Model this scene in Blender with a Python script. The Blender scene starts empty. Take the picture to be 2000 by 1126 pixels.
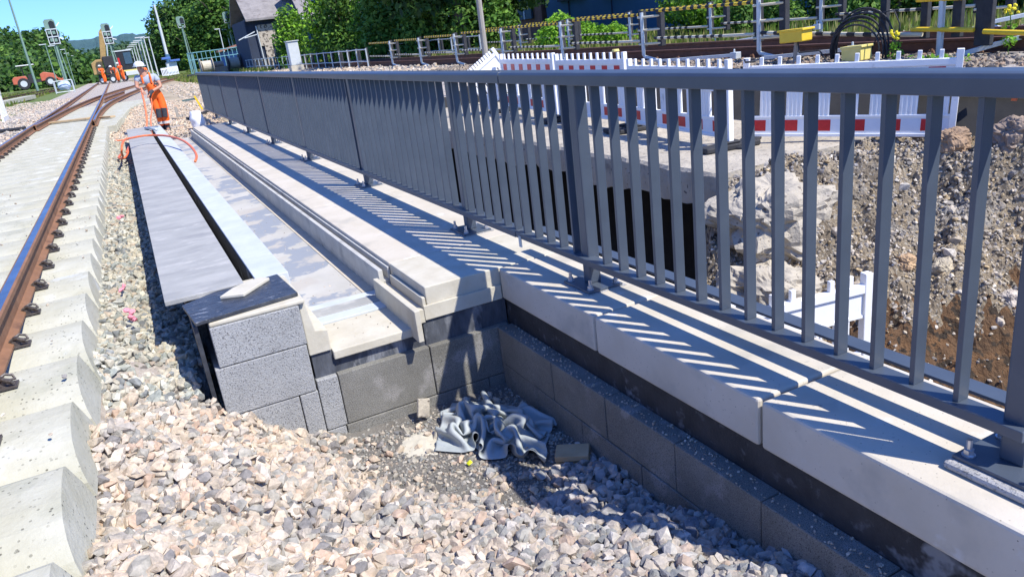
import bpy, bmesh, math, random
import numpy as np
from mathutils import Vector, Matrix, noise
R = math.radians
rnd = random.Random(7)
S = bpy.context.scene
COL = S.collection
# ---------------------------------------------------------------- camera
cam_d = bpy.data.cameras.new("camera"); cam = bpy.data.objects.new("camera", cam_d); COL.objects.link(cam)
cam_d.sensor_width = 36; cam_d.lens = 36*1466.56/2000; cam_d.clip_start = .05; cam_d.clip_end = 3000
yaw, pitch, roll = 0.433467553, 0.337344662, -0.124303087
_f = Vector((math.sin(yaw)*math.cos(pitch), math.cos(yaw)*math.cos(pitch), -math.sin(pitch)))
_r = Vector((math.cos(yaw), -math.sin(yaw), 0)); _u = _r.cross(_f)
_r2 = _r*math.cos(roll)+_u*math.sin(roll); _u2 = -_r*math.sin(roll)+_u*math.cos(roll)
cam.matrix_world = Matrix(((_r2.x,_u2.x,-_f.x,0),(_r2.y,_u2.y,-_f.y,0),(_r2.z,_u2.z,-_f.z,0),(0,0,0,1)))
S.camera = cam
# ---------------------------------------------------------------- world, sun, exposure
W = bpy.data.worlds.new("World"); S.world = W; W.use_nodes = True
wn = W.node_tree.nodes; wl = W.node_tree.links
sky = wn.new('ShaderNodeTexSky'); sky.sky_type = 'NISHITA'; sky.sun_disc = False
sky.sun_elevation = R(52.5); sky.sun_rotation = R(148.5); sky.air_density = 1.0; sky.dust_density = .3; sky.ozone_density = 3.0
bgn = wn['Background']; bgn.inputs['Strength'].default_value = .135
wm = wn.new('ShaderNodeMix'); wm.data_type = 'RGBA'; wm.blend_type = 'MULTIPLY'; wm.inputs[0].default_value = 1; wm.inputs[7].default_value = (.42, .70, 1.30, 1)
wl.new(sky.outputs[0], wm.inputs[6]); wl.new(wm.outputs[2], bgn.inputs['Color'])
sd = bpy.data.lights.new("sun", 'SUN'); sd.energy = 4.8; sd.angle = R(.5); sd.color = (1, .95, .86)
sun = bpy.data.objects.new("sun", sd); COL.objects.link(sun)
sun.rotation_euler = Vector((.318, -.519, .793)).to_track_quat('Z', 'Y').to_euler()
S.view_settings.view_transform = 'Standard'; S.view_settings.look = 'None'
S.view_settings.exposure = .5; S.view_settings.gamma = 1
S.render.resolution_x = 1024; S.render.resolution_y = 576
# ---------------------------------------------------------------- helpers: materials
def srgb(h):
    h = h.lstrip('#'); c = [int(h[i:i+2], 16)/255 for i in (0, 2, 4)]
    return tuple((x/12.92 if x <= .04045 else ((x+.055)/1.055)**2.4) for x in c)+(1,)
def mat(name, c1, c2=None, scale=8, rough=.8, bump=0, bscale=40, metallic=0, spots=None, pits=None, stretch=None,
        attr=False, spec=.5, detail=8, patches=None, coord='Position', translucent=0, bdist=.01):
    m = bpy.data.materials.new(name); m.use_nodes = True
    N = m.node_tree.nodes; L = m.node_tree.links; b = N['Principled BSDF']
    b.inputs['Roughness'].default_value = rough; b.inputs['Metallic'].default_value = metallic
    b.inputs['Specular IOR Level'].default_value = spec
    g = N.new('ShaderNodeNewGeometry') if coord == 'Position' else N.new('ShaderNodeTexCoord')
    src = g.outputs['Position'] if coord == 'Position' else g.outputs['Object']
    if stretch:
        mp = N.new('ShaderNodeMapping'); mp.inputs['Scale'].default_value = stretch; L.new(src, mp.inputs['Vector']); src = mp.outputs[0]
    def tex(sc, det=detail, rg=.6):
        n = N.new('ShaderNodeTexNoise'); n.inputs['Scale'].default_value = sc; n.inputs['Detail'].default_value = det
        n.inputs['Roughness'].default_value = rg; L.new(src, n.inputs['Vector']); return n.outputs['Fac']
    def ramp(x, a, bb, invert=False):
        r = N.new('ShaderNodeMapRange'); r.inputs['From Min'].default_value = a; r.inputs['From Max'].default_value = bb
        r.inputs['To Min'].default_value = 1 if invert else 0; r.inputs['To Max'].default_value = 0 if invert else 1
        L.new(x, r.inputs['Value']); return r.outputs[0]
    def mix(f, a, bb, mode='MIX'):
        x = N.new('ShaderNodeMix'); x.data_type = 'RGBA'; x.blend_type = mode
        if isinstance(f, float): x.inputs[0].default_value = f
        else: L.new(f, x.inputs[0])
        for i, v in ((6, a), (7, bb)):
            if isinstance(v, tuple): x.inputs[i].default_value = v
            else: L.new(v, x.inputs[i])
        return x.outputs[2]
    c1 = c1 if len(c1) == 4 else c1+(1,); c2 = c2 or c1; c2 = c2 if len(c2) == 4 else c2+(1,)
    col = mix(ramp(tex(scale), .35, .65), c1, c2)
    if attr:
        a = N.new('ShaderNodeAttribute'); a.attribute_name = 'col'
        col = mix(1.0, col, a.outputs['Color'], 'MULTIPLY')
    if patches:                      # (colour, scale, lo, hi)
        for pc, ps, lo, hi in patches:
            col = mix(ramp(tex(ps, 5), lo, hi), col, pc if len(pc) == 4 else pc+(1,))
    if spots:                        # fine aggregate (colour, scale, threshold)
        for sc_, ss, th in spots:
            col = mix(ramp(tex(ss, 2, .5), th, th+.06), col, sc_ if len(sc_) == 4 else sc_+(1,))
    hgt = None
    if pits:                         # (scale, size)
        v = N.new('ShaderNodeTexVoronoi'); v.inputs['Scale'].default_value = pits[0]; L.new(src, v.inputs['Vector'])
        p = ramp(v.outputs['Distance'], pits[1]*.6, pits[1]); q = ramp(tex(6, 3), .45, .6, True)
        mx = N.new('ShaderNodeMath'); mx.operation = 'MAXIMUM'; L.new(p, mx.inputs[0]); L.new(q, mx.inputs[1]); p = mx.outputs[0]
        col = mix(p, tuple(x*.35 for x in c1[:3])+(1,), col); hgt = p
    L.new(col, b.inputs['Base Color'])
    if bump:
        h = tex(bscale, 6, .65)
        if hgt is not None:
            ad = N.new('ShaderNodeMath'); ad.operation = 'ADD'; L.new(h, ad.inputs[0]); L.new(hgt, ad.inputs[1]); h = ad.outputs[0]
        bp = N.new('ShaderNodeBump'); bp.inputs['Strength'].default_value = bump; bp.inputs['Distance'].default_value = bdist
        L.new(h, bp.inputs['Height']); L.new(bp.outputs[0], b.inputs['Normal'])
    if translucent:
        t = N.new('ShaderNodeBsdfTranslucent'); L.new(col, t.inputs['Color'])
        ms = N.new('ShaderNodeMixShader'); ms.inputs[0].default_value = translucent
        L.new(b.outputs[0], ms.inputs[1]); L.new(t.outputs[0], ms.inputs[2]); L.new(ms.outputs[0], N['Material Output'].inputs['Surface'])
    return m
M = {}
M['cap'] = mat('pale_precast_concrete', (.50,.45,.36), (.57,.52,.435), 3, .85, .15, 60, pits=(48,.13), patches=[((.37,.35,.30),2.2,.56,.72),((.60,.585,.54),5,.62,.72),((.33,.31,.27),11,.68,.74)])
M['capside'] = M['cap']
M['trough'] = mat('grey_channel_concrete', (.40,.39,.36), (.50,.49,.45), 5, .85, .2, 50, pits=(45,.12), patches=[((.26,.26,.25),4,.56,.72)])
M['cream'] = mat('cream_mortar', (.48,.44,.345), (.56,.525,.43), 6, .9, .25, 40, patches=[((.46,.41,.30),5,.58,.70)])
M['sleeper'] = mat('sleeper_concrete', (.40,.385,.29), (.48,.47,.385), 4, .85, .5, 30, pits=(42,.22), patches=[((.33,.33,.25),3,.56,.75),((.54,.56,.54),2,.6,.7)])
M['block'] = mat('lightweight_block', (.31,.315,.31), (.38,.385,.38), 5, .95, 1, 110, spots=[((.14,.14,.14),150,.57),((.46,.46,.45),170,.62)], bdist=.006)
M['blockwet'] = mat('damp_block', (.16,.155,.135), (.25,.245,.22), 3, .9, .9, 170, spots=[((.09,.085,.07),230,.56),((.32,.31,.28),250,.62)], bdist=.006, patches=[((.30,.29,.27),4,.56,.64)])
M['bitumen'] = mat('black_bitumen_coat', (.018,.019,.022), (.035,.036,.04), 9, .7, .4, 50, patches=[((.20,.21,.22),2.4,.60,.64),((.10,.105,.115),14,.58,.7)])
M['bitumen_streaky'] = mat('streaky_bitumen_coat', (.04,.045,.055), (.10,.11,.13), 14, .75, .4, 60, patches=[((.34,.35,.37),9,.52,.70)], stretch=(1,1,.35))
M['slate'] = mat('riven_slate', (.29,.29,.275), (.385,.38,.355), 3, .85, .7, 9, stretch=(1,1.9,1), patches=[((.22,.22,.22),2.2,.55,.8),((.44,.43,.40),6,.60,.72)], bdist=.010, detail=14)
M['darkslate'] = mat('dark_slate', (.028,.032,.04), (.06,.066,.078), 12, .38, .8, 12, stretch=(1,2.5,1), patches=[((.20,.21,.23),14,.62,.66)], bdist=.01, detail=12)
M['paleslab'] = mat('pale_blue_slab', (.44,.475,.485), (.52,.55,.555), 5, .8, .25, 30, patches=[((.44,.47,.49),4,.58,.72)])
M['floor'] = mat('damp_channel_floor', (.42,.405,.36), (.51,.49,.44), 2, .65, .15, 30, patches=[((.27,.29,.32),1.5,.50,.52),((.44,.41,.36),1.9,.54,.60),((.26,.27,.28),4,.62,.72)])
M['anthracite'] = mat('anthracite_paint', (.058,.074,.098), (.070,.088,.114), 5, .36, .06, 200, spec=.6, patches=[((.075,.092,.115),9,.62,.78)])
M['galv'] = mat('galvanised_steel', (.50,.54,.54), (.62,.66,.66), 8, .45, .1, 60, metallic=.35)
M['bolt'] = mat('zinc_bolt', (.45,.45,.46), (.6,.6,.62), 60, .35, 0, 60, metallic=.8)
M['rust'] = mat('rusty_rail_web', (.20,.10,.05), (.27,.135,.07), 9, .75, .3, 60, patches=[((.10,.05,.03),5,.58,.72)])
M['railhead'] = mat('polished_rail_head', (.34,.37,.42), (.22,.22,.24), 3, .30, .05, 60, metallic=.9, patches=[((.20,.12,.08),5,.62,.72)])
M['oldrail'] = mat('dark_brown_rail', (.075,.035,.024), (.12,.055,.035), 8, .8, .3, 50)
M['clip'] = mat('dark_spring_clip', (.07,.06,.055), (.14,.12,.11), 40, .5, .2, 80, metallic=.4)
M['ballast'] = mat('ballast_stone', (.70,.70,.70), (1.12,1.10,1.08), 38, .95, .9, 70, attr=True, spec=.2, bdist=.006)
M['soil'] = mat('stony_soil', (.37,.30,.205), (.24,.19,.13), 2.2, .95, 1, 16, spots=[((.44,.40,.33),34,.58),((.06,.05,.04),20,.56)], bdist=.09, patches=[((.36,.25,.12),1.2,.60,.72),((.34,.32,.29),1.6,.58,.68)])
M['brownsoil'] = mat('brown_clay', (.20,.105,.045), (.09,.055,.03), 4, .95, 1, 14, bdist=.10, spots=[((.05,.035,.022),12,.55)])
M['pitfloor'] = mat('muddy_pit_floor', (.13,.12,.105), (.20,.185,.16), 5, .95, .9, 60, spots=[((.36,.345,.31),60,.60)], patches=[((.38,.355,.30),2.2,.60,.68)], bdist=.02)
M['gravelground'] = mat('ballast_ground', (.36,.31,.26), (.48,.43,.37), 14, .95, 1, 16, spots=[((.16,.14,.12),14,.58),((.58,.53,.46),18,.58)], bdist=.05)
M['dirt'] = mat('trampled_earth', (.34,.27,.17), (.44,.37,.26), 1.2, .95, .6, 8, patches=[((.22,.17,.11),.5,.55,.70)], bdist=.05)
M['grass'] = mat('rough_grass', (.13,.17,.03), (.09,.15,.03), 1.3, .9, .8, 12, patches=[((.22,.20,.08),.35,.52,.7)], bdist=.08)
M['oldconcrete'] = mat('old_concrete', (.48,.43,.345), (.37,.33,.265), 2.5, .9, .9, 12, patches=[((.24,.22,.19),3,.58,.72)], spots=[((.14,.12,.1),22,.64)], bdist=.03)
M['void'] = mat('black_painted_shade', (.02,.02,.022), (.03,.03,.03), 4, .9, .3, 10)  # near-black colour that paints deep shade in openings and gaps
M['white'] = mat('white_plastic', (.84,.84,.83), (.88,.88,.87), 5, .45, .05, 60, patches=[((.60,.60,.58),6,.62,.75)])
M['film'] = mat('white_reflective_film', (.74,.76,.80), (.80,.82,.85), 8, .4, 0, 60)
M['red'] = mat('red_reflective_film', (.62,.02,.025), (.52,.015,.02), 30, .4, 0, 60)
M['rubber'] = mat('black_rubber', (.02,.021,.024), (.035,.036,.04), 12, .75, .3, 60)
M['yellow'] = mat('yellow_paint', (.75,.50,.02), (.82,.56,.03), 8, .45, .05, 60)
M['paleyellow'] = mat('faded_yellow_plastic', (.72,.60,.16), (.78,.66,.22), 8, .5, .05, 60)
M['cream_pole'] = mat('cream_tube', (.60,.55,.38), (.66,.60,.44), 8, .5)
M['wood'] = mat('weathered_timber', (.42,.30,.16), (.52,.39,.23), 5, .85, .4, 40, stretch=(1,1,8))
M['greywood'] = mat('grey_timber', (.30,.27,.22), (.38,.35,.30), 6, .9, .4, 40, stretch=(4,4,.5))
M['orange'] = mat('hi_vis_orange', (.95,.16,.015), (.85,.13,.01), 14, .7, .2, 60)
M['hose'] = mat('orange_rubber_hose', (.80,.18,.06), (.7,.15,.05), 20, .5)
M['skin'] = mat('tanned_skin', (.45,.22,.14), (.50,.26,.17), 20, .6)
M['shirt'] = mat('grey_tshirt', (.38,.42,.48), (.32,.36,.42), 20, .85)
M['darkcloth'] = mat('dark_cloth', (.03,.035,.045), (.05,.055,.065), 20, .85)
M['helmet'] = mat('white_helmet', (.78,.78,.76), (.72,.72,.70), 20, .35)
M['lime'] = mat('silver_reflective_band', (.62,.62,.58), (.55,.55,.5), 20, .4)
M['tarp'] = mat('grey_green_sheet', (.31,.345,.345), (.39,.42,.415), 5, .6, .4, 30, patches=[((.44,.43,.38),6,.58,.68),((.22,.25,.25),7,.62,.72)])
M['leaf'] = mat('leaf_green', (.9,.9,.9), (1,1,1), .4, .6, 0, 4, attr=True, translucent=.35, spec=.25)
M['bark'] = mat('tree_bark', (.10,.085,.065), (.16,.14,.11), 6, .95, .6, 20)
M['darkgreen'] = mat('green_grey_mast_paint', (.16,.25,.20), (.20,.30,.24), 5, .6)
M['lamp_grey'] = mat('light_grey_mast', (.52,.56,.56), (.58,.62,.62), 5, .5)
M['signal_black'] = mat('signal_black', (.012,.014,.016), (.02,.022,.024), 9, .5)
M['bluewall'] = mat('blue_render', (.045,.13,.24), (.055,.15,.27), 1.2, .85, .1, 10)
M['darkwood'] = mat('dark_stained_boards', (.02,.03,.06), (.03,.045,.08), 4, .8, .4, 20, stretch=(1,1,.2))
M['roofslate'] = mat('weathered_roof_slates', (.20,.185,.18), (.28,.26,.25), 2.5, .9, .6, 14, patches=[((.14,.12,.11),2,.58,.7)], bdist=.04)
M['flint'] = mat('speckled_stone_panel', (.42,.37,.30), (.50,.45,.38), 4, .9, .5, 8, spots=[((.14,.12,.10),6,.54)])
M['brick'] = mat('red_brick', (.26,.12,.085), (.34,.17,.12), 3, .9, .3, 20)
M['glass'] = mat('dark_window_glass', (.03,.06,.09), (.04,.08,.12), 3, .12, spec=.7)
M['blueplastic'] = mat('blue_plastic', (.05,.13,.40), (.07,.16,.45), 6, .5)
M['palecloth'] = mat('pale_blue_sheet', (.40,.50,.62), (.52,.60,.70), 4, .6)
M['tractor'] = mat('red_orange_machine_paint', (.50,.12,.06), (.58,.15,.08), 3, .45)
M['machine'] = mat('rusty_yellow_machine_paint', (.30,.19,.07), (.42,.28,.10), 3, .6)
M['flower'] = mat('yellow_blossom', (.85,.70,.02), (.9,.78,.04), 9, .6)
M['pink'] = mat('pink_marking_paint', (.85,.25,.32), (.8,.2,.28), 20, .8)
M['seal'] = mat('dark_grey_seal', (.075,.08,.09), (.11,.115,.125), 3, .7, .1, 50)
M['greycap'] = mat('rough_mortar_pad', (.34,.335,.33), (.44,.43,.42), 20, .9, .7, 120, spots=[((.18,.18,.18),120,.58)])
# ---------------------------------------------------------------- helpers: objects
ORG = {}
def props(o, label=None, cat=None, group=None, kind=None):
    if label: o['label'] = label
    if cat: o['category'] = cat
    if group: o['group'] = group
    if kind: o['kind'] = kind
    return o
def thing(name, loc, label, cat, group=None):
    o = bpy.data.objects.new(name, None); o.empty_display_size = .1; COL.objects.link(o); o.location = loc
    ORG[o.name] = Vector(loc); return props(o, label, cat, group)
class MB:
    def __init__(s): s.v = []; s.f = []; s.mi = []; s.m = 0; s.c = []
    def add(s, vs, fs):
        b = len(s.v); s.v += [tuple(v) for v in vs]; s.f += [tuple(i+b for i in f) for f in fs]; s.mi += [s.m]*len(fs); return s
    def box(s, x0, x1, y0, y1, z0, z1):
        return s.add([(x0,y0,z0),(x1,y0,z0),(x1,y1,z0),(x0,y1,z0),(x0,y0,z1),(x1,y0,z1),(x1,y1,z1),(x0,y1,z1)],
                     [(0,3,2,1),(4,5,6,7),(0,1,5,4),(1,2,6,5),(2,3,7,6),(3,0,4,7)])
    def obox(s, p, q, w, h, up=(0,0,1)):          # bar from p to q, width w sideways, h along up
        p = Vector(p); q = Vector(q); d = (q-p).normalized(); u = Vector(up); sd_ = d.cross(u)
        if sd_.length < 1e-4: sd_ = d.cross(Vector((1,0,0)))
        sd_.normalize(); u = sd_.cross(d)
        vs = [a+sd_*w/2*i+u*h/2*j for a in (p, q) for i, j in ((-1,-1),(1,-1),(1,1),(-1,1))]
        return s.add(vs, [(0,1,2,3)[::1],(7,6,5,4),(0,4,5,1),(1,5,6,2),(2,6,7,3),(3,7,4,0)])
    def tube(s, pts, r, n=8, caps=True):
        pts = [Vector(p) for p in pts]; rr = r if isinstance(r, (list, tuple)) else [r]*len(pts)
        vs = []; fs = []; ref = None
        for i, p in enumerate(pts):
            d = (pts[min(i+1, len(pts)-1)]-pts[max(i-1, 0)])
            d = d.normalized() if d.length > 1e-9 else Vector((0,0,1))
            if ref is None: ref = Vector((0,0,1)) if abs(d.z) < .9 else Vector((1,0,0))
            a = d.cross(ref).normalized(); b = a.cross(d); ref = b
            for k in range(n):
                t = 2*math.pi*k/n; vs.append(p+(a*math.cos(t)+b*math.sin(t))*rr[i])
        for i in range(len(pts)-1):
            for k in range(n):
                k2 = (k+1) % n; fs.append((i*n+k, i*n+k2, (i+1)*n+k2, (i+1)*n+k))
        if caps: fs.append(tuple(range(n))[::-1]); fs.append(tuple((len(pts)-1)*n+k for k in range(n)))
        return s.add(vs, fs)
    def cyl(s, p, q, r, r2=None, n=16): return s.tube([p, q], [r, r if r2 is None else r2], n)
    def prism(s, poly, a, b, axis='y'):           # poly in the two other axes, extruded from a to b
        n = len(poly)
        def P(u, v, t): return {'y': (u, t, v), 'x': (t, u, v), 'z': (u, v, t)}[axis]
        vs = [P(u, v, a) for u, v in poly]+[P(u, v, b) for u, v in poly]
        return s.add(vs, [tuple(range(n)), tuple(range(2*n-1, n-1, -1))]+[(i, i+n, (i+1) % n+n, (i+1) % n) for i in range(n)])
    def sphere(s, c, r, n=10, sq=(1,1,1)):
        c = Vector(c); vs = []; fs = []; mrow = n//2
        for i in range(1, mrow):
            a = math.pi*i/mrow
            for k in range(n):
                t = 2*math.pi*k/n; vs.append(c+Vector((math.sin(a)*math.cos(t)*sq[0], math.sin(a)*math.sin(t)*sq[1], math.cos(a)*sq[2]))*r)
        top = len(vs); vs.append(c+Vector((0,0,r*sq[2]))); vs.append(c-Vector((0,0,r*sq[2])))
        for i in range(mrow-2):
            for k in range(n): fs.append((i*n+k, (i+1)*n+k, (i+1)*n+(k+1) % n, i*n+(k+1) % n))
        for k in range(n): fs.append((top, k, (k+1) % n)); fs.append((top+1, (mrow-2)*n+(k+1) % n, (mrow-2)*n+k))
        return s.add(vs, fs)
    def build(s, name, m, parent=None, bevel=0, smooth=False, org=None, seg=2):
        o0 = Vector((0,0,0))
        if parent is not None: o0 = ORG[parent.name]
        if org is not None: o0 = Vector(org)
        me = bpy.data.meshes.new(name); me.from_pydata([tuple(Vector(v)-o0) for v in s.v], [], s.f)
        for x in (m if isinstance(m, list) else [m]): me.materials.append(x)
        if isinstance(m, list): me.polygons.foreach_set('material_index', s.mi)
        me.validate(); bm = bmesh.new(); bm.from_mesh(me); bmesh.ops.recalc_face_normals(bm, faces=bm.faces); bm.to_mesh(me); bm.free()
        if smooth: me.polygons.foreach_set('use_smooth', [True]*len(me.polygons))
        o = bpy.data.objects.new(name, me); COL.objects.link(o)
        if parent is not None: o.parent = parent
        elif org is not None: o.location = org
        ORG[o.name] = o0.copy()
        if bevel:
            b = o.modifiers.new('bevel', 'BEVEL'); b.width = bevel; b.segments = seg; b.limit_method = 'ANGLE'; b.angle_limit = R(40); b.harden_normals = False
        return o
def grid_obj(name, us, vs, fn, m, parent=None, smooth=True, matfn=None, org=None):
    P = [fn(u, v) for v in vs for u in us]; nu = len(us)
    F = [(j*nu+i, j*nu+i+1, (j+1)*nu+i+1, (j+1)*nu+i) for j in range(len(vs)-1) for i in range(nu-1)]
    mb = MB(); mb.v = P; mb.f = F; mb.mi = [0]*len(F)
    if matfn: mb.mi = [matfn(sum(P[k][0] for k in f)/4, sum(P[k][1] for k in f)/4) for f in F]
    return mb.build(name, m, parent, smooth=smooth, org=org)
def copy_tree(o, parent=None):
    c = o.copy(); COL.objects.link(c)
    if parent is not None: c.parent = parent
    for ch in list(o.children): copy_tree(ch, c)
    return c
ORD = 'first second third fourth fifth sixth seventh eighth ninth tenth eleventh twelfth thirteenth fourteenth fifteenth sixteenth seventeenth eighteenth nineteenth twentieth'.split()
TENS = ['', '', 'twenty', 'thirty', 'forty', 'fifty', 'sixty']
def ordw(n):
    if n <= 20: return ORD[n-1]
    t, u = divmod(n, 10)
    return TENS[t]+'-'+ORD[u-1] if u else TENS[t][:-1]+'ieth'
# rocks: convex hulls of random points, scattered into one mesh with numpy
def make_rock(seed, n=13, sq=(1,.8,.62)):
    r = random.Random(seed); bm = bmesh.new()
    for i in range(n):
        d = Vector((r.gauss(0,1), r.gauss(0,1), r.gauss(0,1))).normalized()*(.85+.35*r.random())
        bm.verts.new((d.x*sq[0], d.y*sq[1], d.z*sq[2]))
    res = bmesh.ops.convex_hull(bm, input=bm.verts)
    bmesh.ops.delete(bm, geom=[v for v in bm.verts if not v.link_faces], context='VERTS')
    bm.verts.index_update(); bmesh.ops.triangulate(bm, faces=bm.faces)
    V = np.array([v.co for v in bm.verts]); F = np.array([[v.index for v in f.verts] for f in bm.faces]); bm.free(); return V, F
ROCKS = [make_rock(i, 13+i % 7, (1.05, .72+.05*(i % 5), .52+.05*(i % 6))) for i in range(30)]
def rot_mats(n, rs):
    q = rs.normal(size=(n,4)); q /= np.linalg.norm(q, axis=1)[:,None]; w,x,y,z = q.T
    return np.stack([1-2*(y*y+z*z),2*(x*y-z*w),2*(x*z+y*w),2*(x*y+z*w),1-2*(x*x+z*z),2*(y*z-x*w),2*(x*z-y*w),2*(y*z+x*w),1-2*(x*x+y*y)],1).reshape(n,3,3)
def np_mesh(name, V, F, C, m, smooth=False, k=3):
    me = bpy.data.meshes.new(name); nf = len(F)
    me.vertices.add(len(V)); me.vertices.foreach_set('co', V.astype(np.float32).ravel())
    me.loops.add(nf*k); me.loops.foreach_set('vertex_index', F.astype(np.int32).ravel())
    me.polygons.add(nf); me.polygons.foreach_set('loop_start', np.arange(0, nf*k, k, dtype=np.int32))
    me.polygons.foreach_set('use_smooth', [bool(smooth)]*nf)
    me.update(calc_edges=True)
    if C is not None:
        a = me.attributes.new('col', 'FLOAT_COLOR', 'POINT'); a.data.foreach_set('color', np.c_[C, np.ones(len(C))].astype(np.float32).ravel())
    me.materials.append(m); o = bpy.data.objects.new(name, me); COL.objects.link(o); return o
def rocks(name, pts, sizes, cols, m, seed=1, flat=0):
    rs = np.random.RandomState(seed); pts = np.asarray(pts); sizes = np.asarray(sizes); cols = np.asarray(cols)
    RM = rot_mats(len(pts), rs); pick = rs.randint(len(ROCKS), size=len(pts)); VV = []; FF = []; CC = []; b = 0
    for k, (V, F) in enumerate(ROCKS):
        idx = np.where(pick == k)[0]
        if not len(idx): continue
        X = np.einsum('nij,vj->nvi', RM[idx], V)*sizes[idx][:,None,None]
        if flat: X[:,:,2] *= 1-flat
        X = X+pts[idx][:,None,:]; n = len(idx); nv = len(V)
        VV.append(X.reshape(-1,3)); FF.append((F[None]+(np.arange(n)*nv)[:,None,None]).reshape(-1,3)+b); CC.append(np.repeat(cols[idx], nv, 0)); b += n*nv
    return np_mesh(name, np.concatenate(VV), np.concatenate(FF), np.concatenate(CC), m)
PAL = np.array([.90,.875,.85])*np.array([(.64,.54,.42),(.60,.51,.40),(.68,.60,.49),(.56,.49,.39),(.46,.44,.38),(.39,.385,.35),(.60,.46,.35),(.52,.48,.42),(.70,.64,.55),(.62,.54,.44),(.30,.29,.28)])
def pick_cols(rs, n, pal=PAL, w=None, jit=.06):
    i = rs.choice(len(pal), size=n, p=w); c = pal[i]*(1+rs.normal(size=(n,1))*jit); return np.clip(c, .01, .95)
# ================================================================ GROUND
CTRL = np.array([(-.5,4.3,-1.40),(0,4.6,-1.62),(-.15,4.3,-1.58),(-.42,2.3,-1.42),(-.42,3.3,-1.41),(-.42,1.6,-1.43),(0,3.97,-1.66),(.1,3.85,-1.80),(.25,3.8,-1.93),(.45,3.8,-2.06),(.6,3.75,-2.162),
    (.73,3.46,-2.162),(.82,3.2,-2.162),(1.04,3.08,-2.162),(1.15,2.87,-2.162),(1.3,2.8,-2.162),(1.48,2.6,-2.12),(1.65,2.4,-2.12),(1.7,1.85,-1.99),(1.7,1.5,-1.90),
    (0,1.6,-1.58),(.5,1.5,-1.63),(.9,1.4,-1.70),(1.3,1.3,-1.78),(1.7,1.0,-1.82),(0,3,-1.56),(.5,2.6,-1.78),(.9,2.3,-1.88),(1.3,2.0,-1.92),(0,.5,-1.55),(1.5,.3,-1.78),(-.4,.8,-1.5),
    (.3,3.2,-1.80),(-.2,3.8,-1.60),(1.2,3.4,-2.22),(1.6,3.2,-2.22),(.8,3.8,-2.22),(1.4,3.9,-2.22),(1.0,3.5,-2.22)])
def hb(x, y):
    d = np.hypot(CTRL[:,0]-x, CTRL[:,1]-y)+.03; w = d**-3.2
    return float((w*CTRL[:,2]).sum()/w.sum())
def nz(x, y, s=1., o=0.): return noise.noise(Vector((x*s+o, y*s-o, o*.37)))
PITZ = -2.15
def H(x, y):
    if -.55 < x < 2.35 and y < 4.25:
        t = min(1, max(0, (y-3.95)/.3)) if x > 0 else 0; h = max(hb(x, y), PITZ); b = -2.0
        h = h*(1-t)+b*t
        return h if x < 1.9 else -2.3
    if 2.35 <= x < 8.3 and y < 17.5: return -4.4
    if x <= -.55: z = -1.46
    elif x < .1: z = -1.40-.24*(x+.55)/.65
    elif x < 2.35 and y < 19.3: z = -1.95
    elif y < 22 and x < 4: z = -1.53
    elif x < 8: z = -1.5
    else: z = -1.06
    if 2.35 <= x < 8.3 and y >= 17.5: z = -1.5+min(1,(y-17.5)/3)*.1
    if y > 22 and x < 8: z = max(z, -1.5+min(.2, (y-22)*.012))
    if y > 22 and x < 8: z += .05*nz(x, y, .8)
    if x < -4: z += min(.12, (-4-x)*.04)
    if x < -8: z += min(1.2, (-8-x)*.03)
    if y > 200: z += min(6, (y-200)*.01)
    return z
def axis_pts(segs):
    out = []
    for a, b, st in segs:
        n = max(1, int(round((b-a)/st))); out += [a+(b-a)*i/n for i in range(n)]
    return out+[segs[-1][1]]
xs = axis_pts([(-900,-100,160),(-100,-20,16),(-20,-5,2),(-5,-.55,.6),(-.55,2.35,.1),(2.35,2.36,.01),(2.36,8.3,1.2),(8.3,8.31,.01),(8.31,20,2),(20,100,16),(100,900,160)])
ys = axis_pts([(-60,0,12),(0,4.4,.1),(4.4,17.4,1),(17.4,17.5,.1),(17.5,30,.8),(30,60,3),(60,200,20),(200,1200,200)])
def gm(x, y):
    if 2.36 < x < 8.3 and y < 17.5: return 4  # excavation floor coloured black, shade under the deck painted in
    if x < -4.4 and y > 8: return 1
    if x > 14.5 or (x > 4.5 and y > 48) or y > 150: return 1
    if x > 1.7 and y > 20 and x < 9: return 2
    if -.55 < x < 1.9 and y < 4 and y > 2.4 and x > .6: return 3
    return 0
grd = grid_obj('ground', xs, ys, lambda u, v: (u, v, H(u, v)), [M['gravelground'], M['grass'], M['dirt'], M['pitfloor'], M['void']], matfn=gm)
props(grd, kind='structure')
# ballast stones (loose, uncountable)
rs = np.random.RandomState(3)
def scatter(name, label, xr, yr, n, smin, smax, hfn, pal_w=None, tint=None, keep=None, seed=1, layer=.02, flat=.1, zoff=0., pal=PAL):
    X = rs.uniform(*xr, n); Y = rs.uniform(*yr, n); k = np.ones(n, bool)
    if keep: k = np.array([keep(a, b) for a, b in zip(X, Y)])
    X = X[k]; Y = Y[k]; sz = rs.uniform(smin, smax, len(X))*(1+.35*(rs.rand(len(X)) < .12))
    Z = np.array([hfn(a, b) for a, b in zip(X, Y)])+rs.uniform(-layer, layer, len(X))+zoff
    C = pick_cols(rs, len(X), pal, pal_w)
    if tint is not None: C = np.array([c*np.array(tint(a, b)) for c, a, b in zip(C, X, Y)])
    o = rocks(name, np.c_[X, Y, Z], sz, np.clip(C, .01, .95), M['ballast'], seed, flat); props(o, label, 'ballast' if 'ballast' in name else 'stones', kind='stuff'); return o
def fore_tint(x, y):
    t = min(1, max(0, (x-.45)/.9))             # greyer, rosier stones towards the pit side
    return (1-.22*t, 1-.15*t, 1-.02*t) if y < 4 else (.93, 1.04, 1.08) if x < .1 else (1, 1, 1)
KP = [0]
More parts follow.
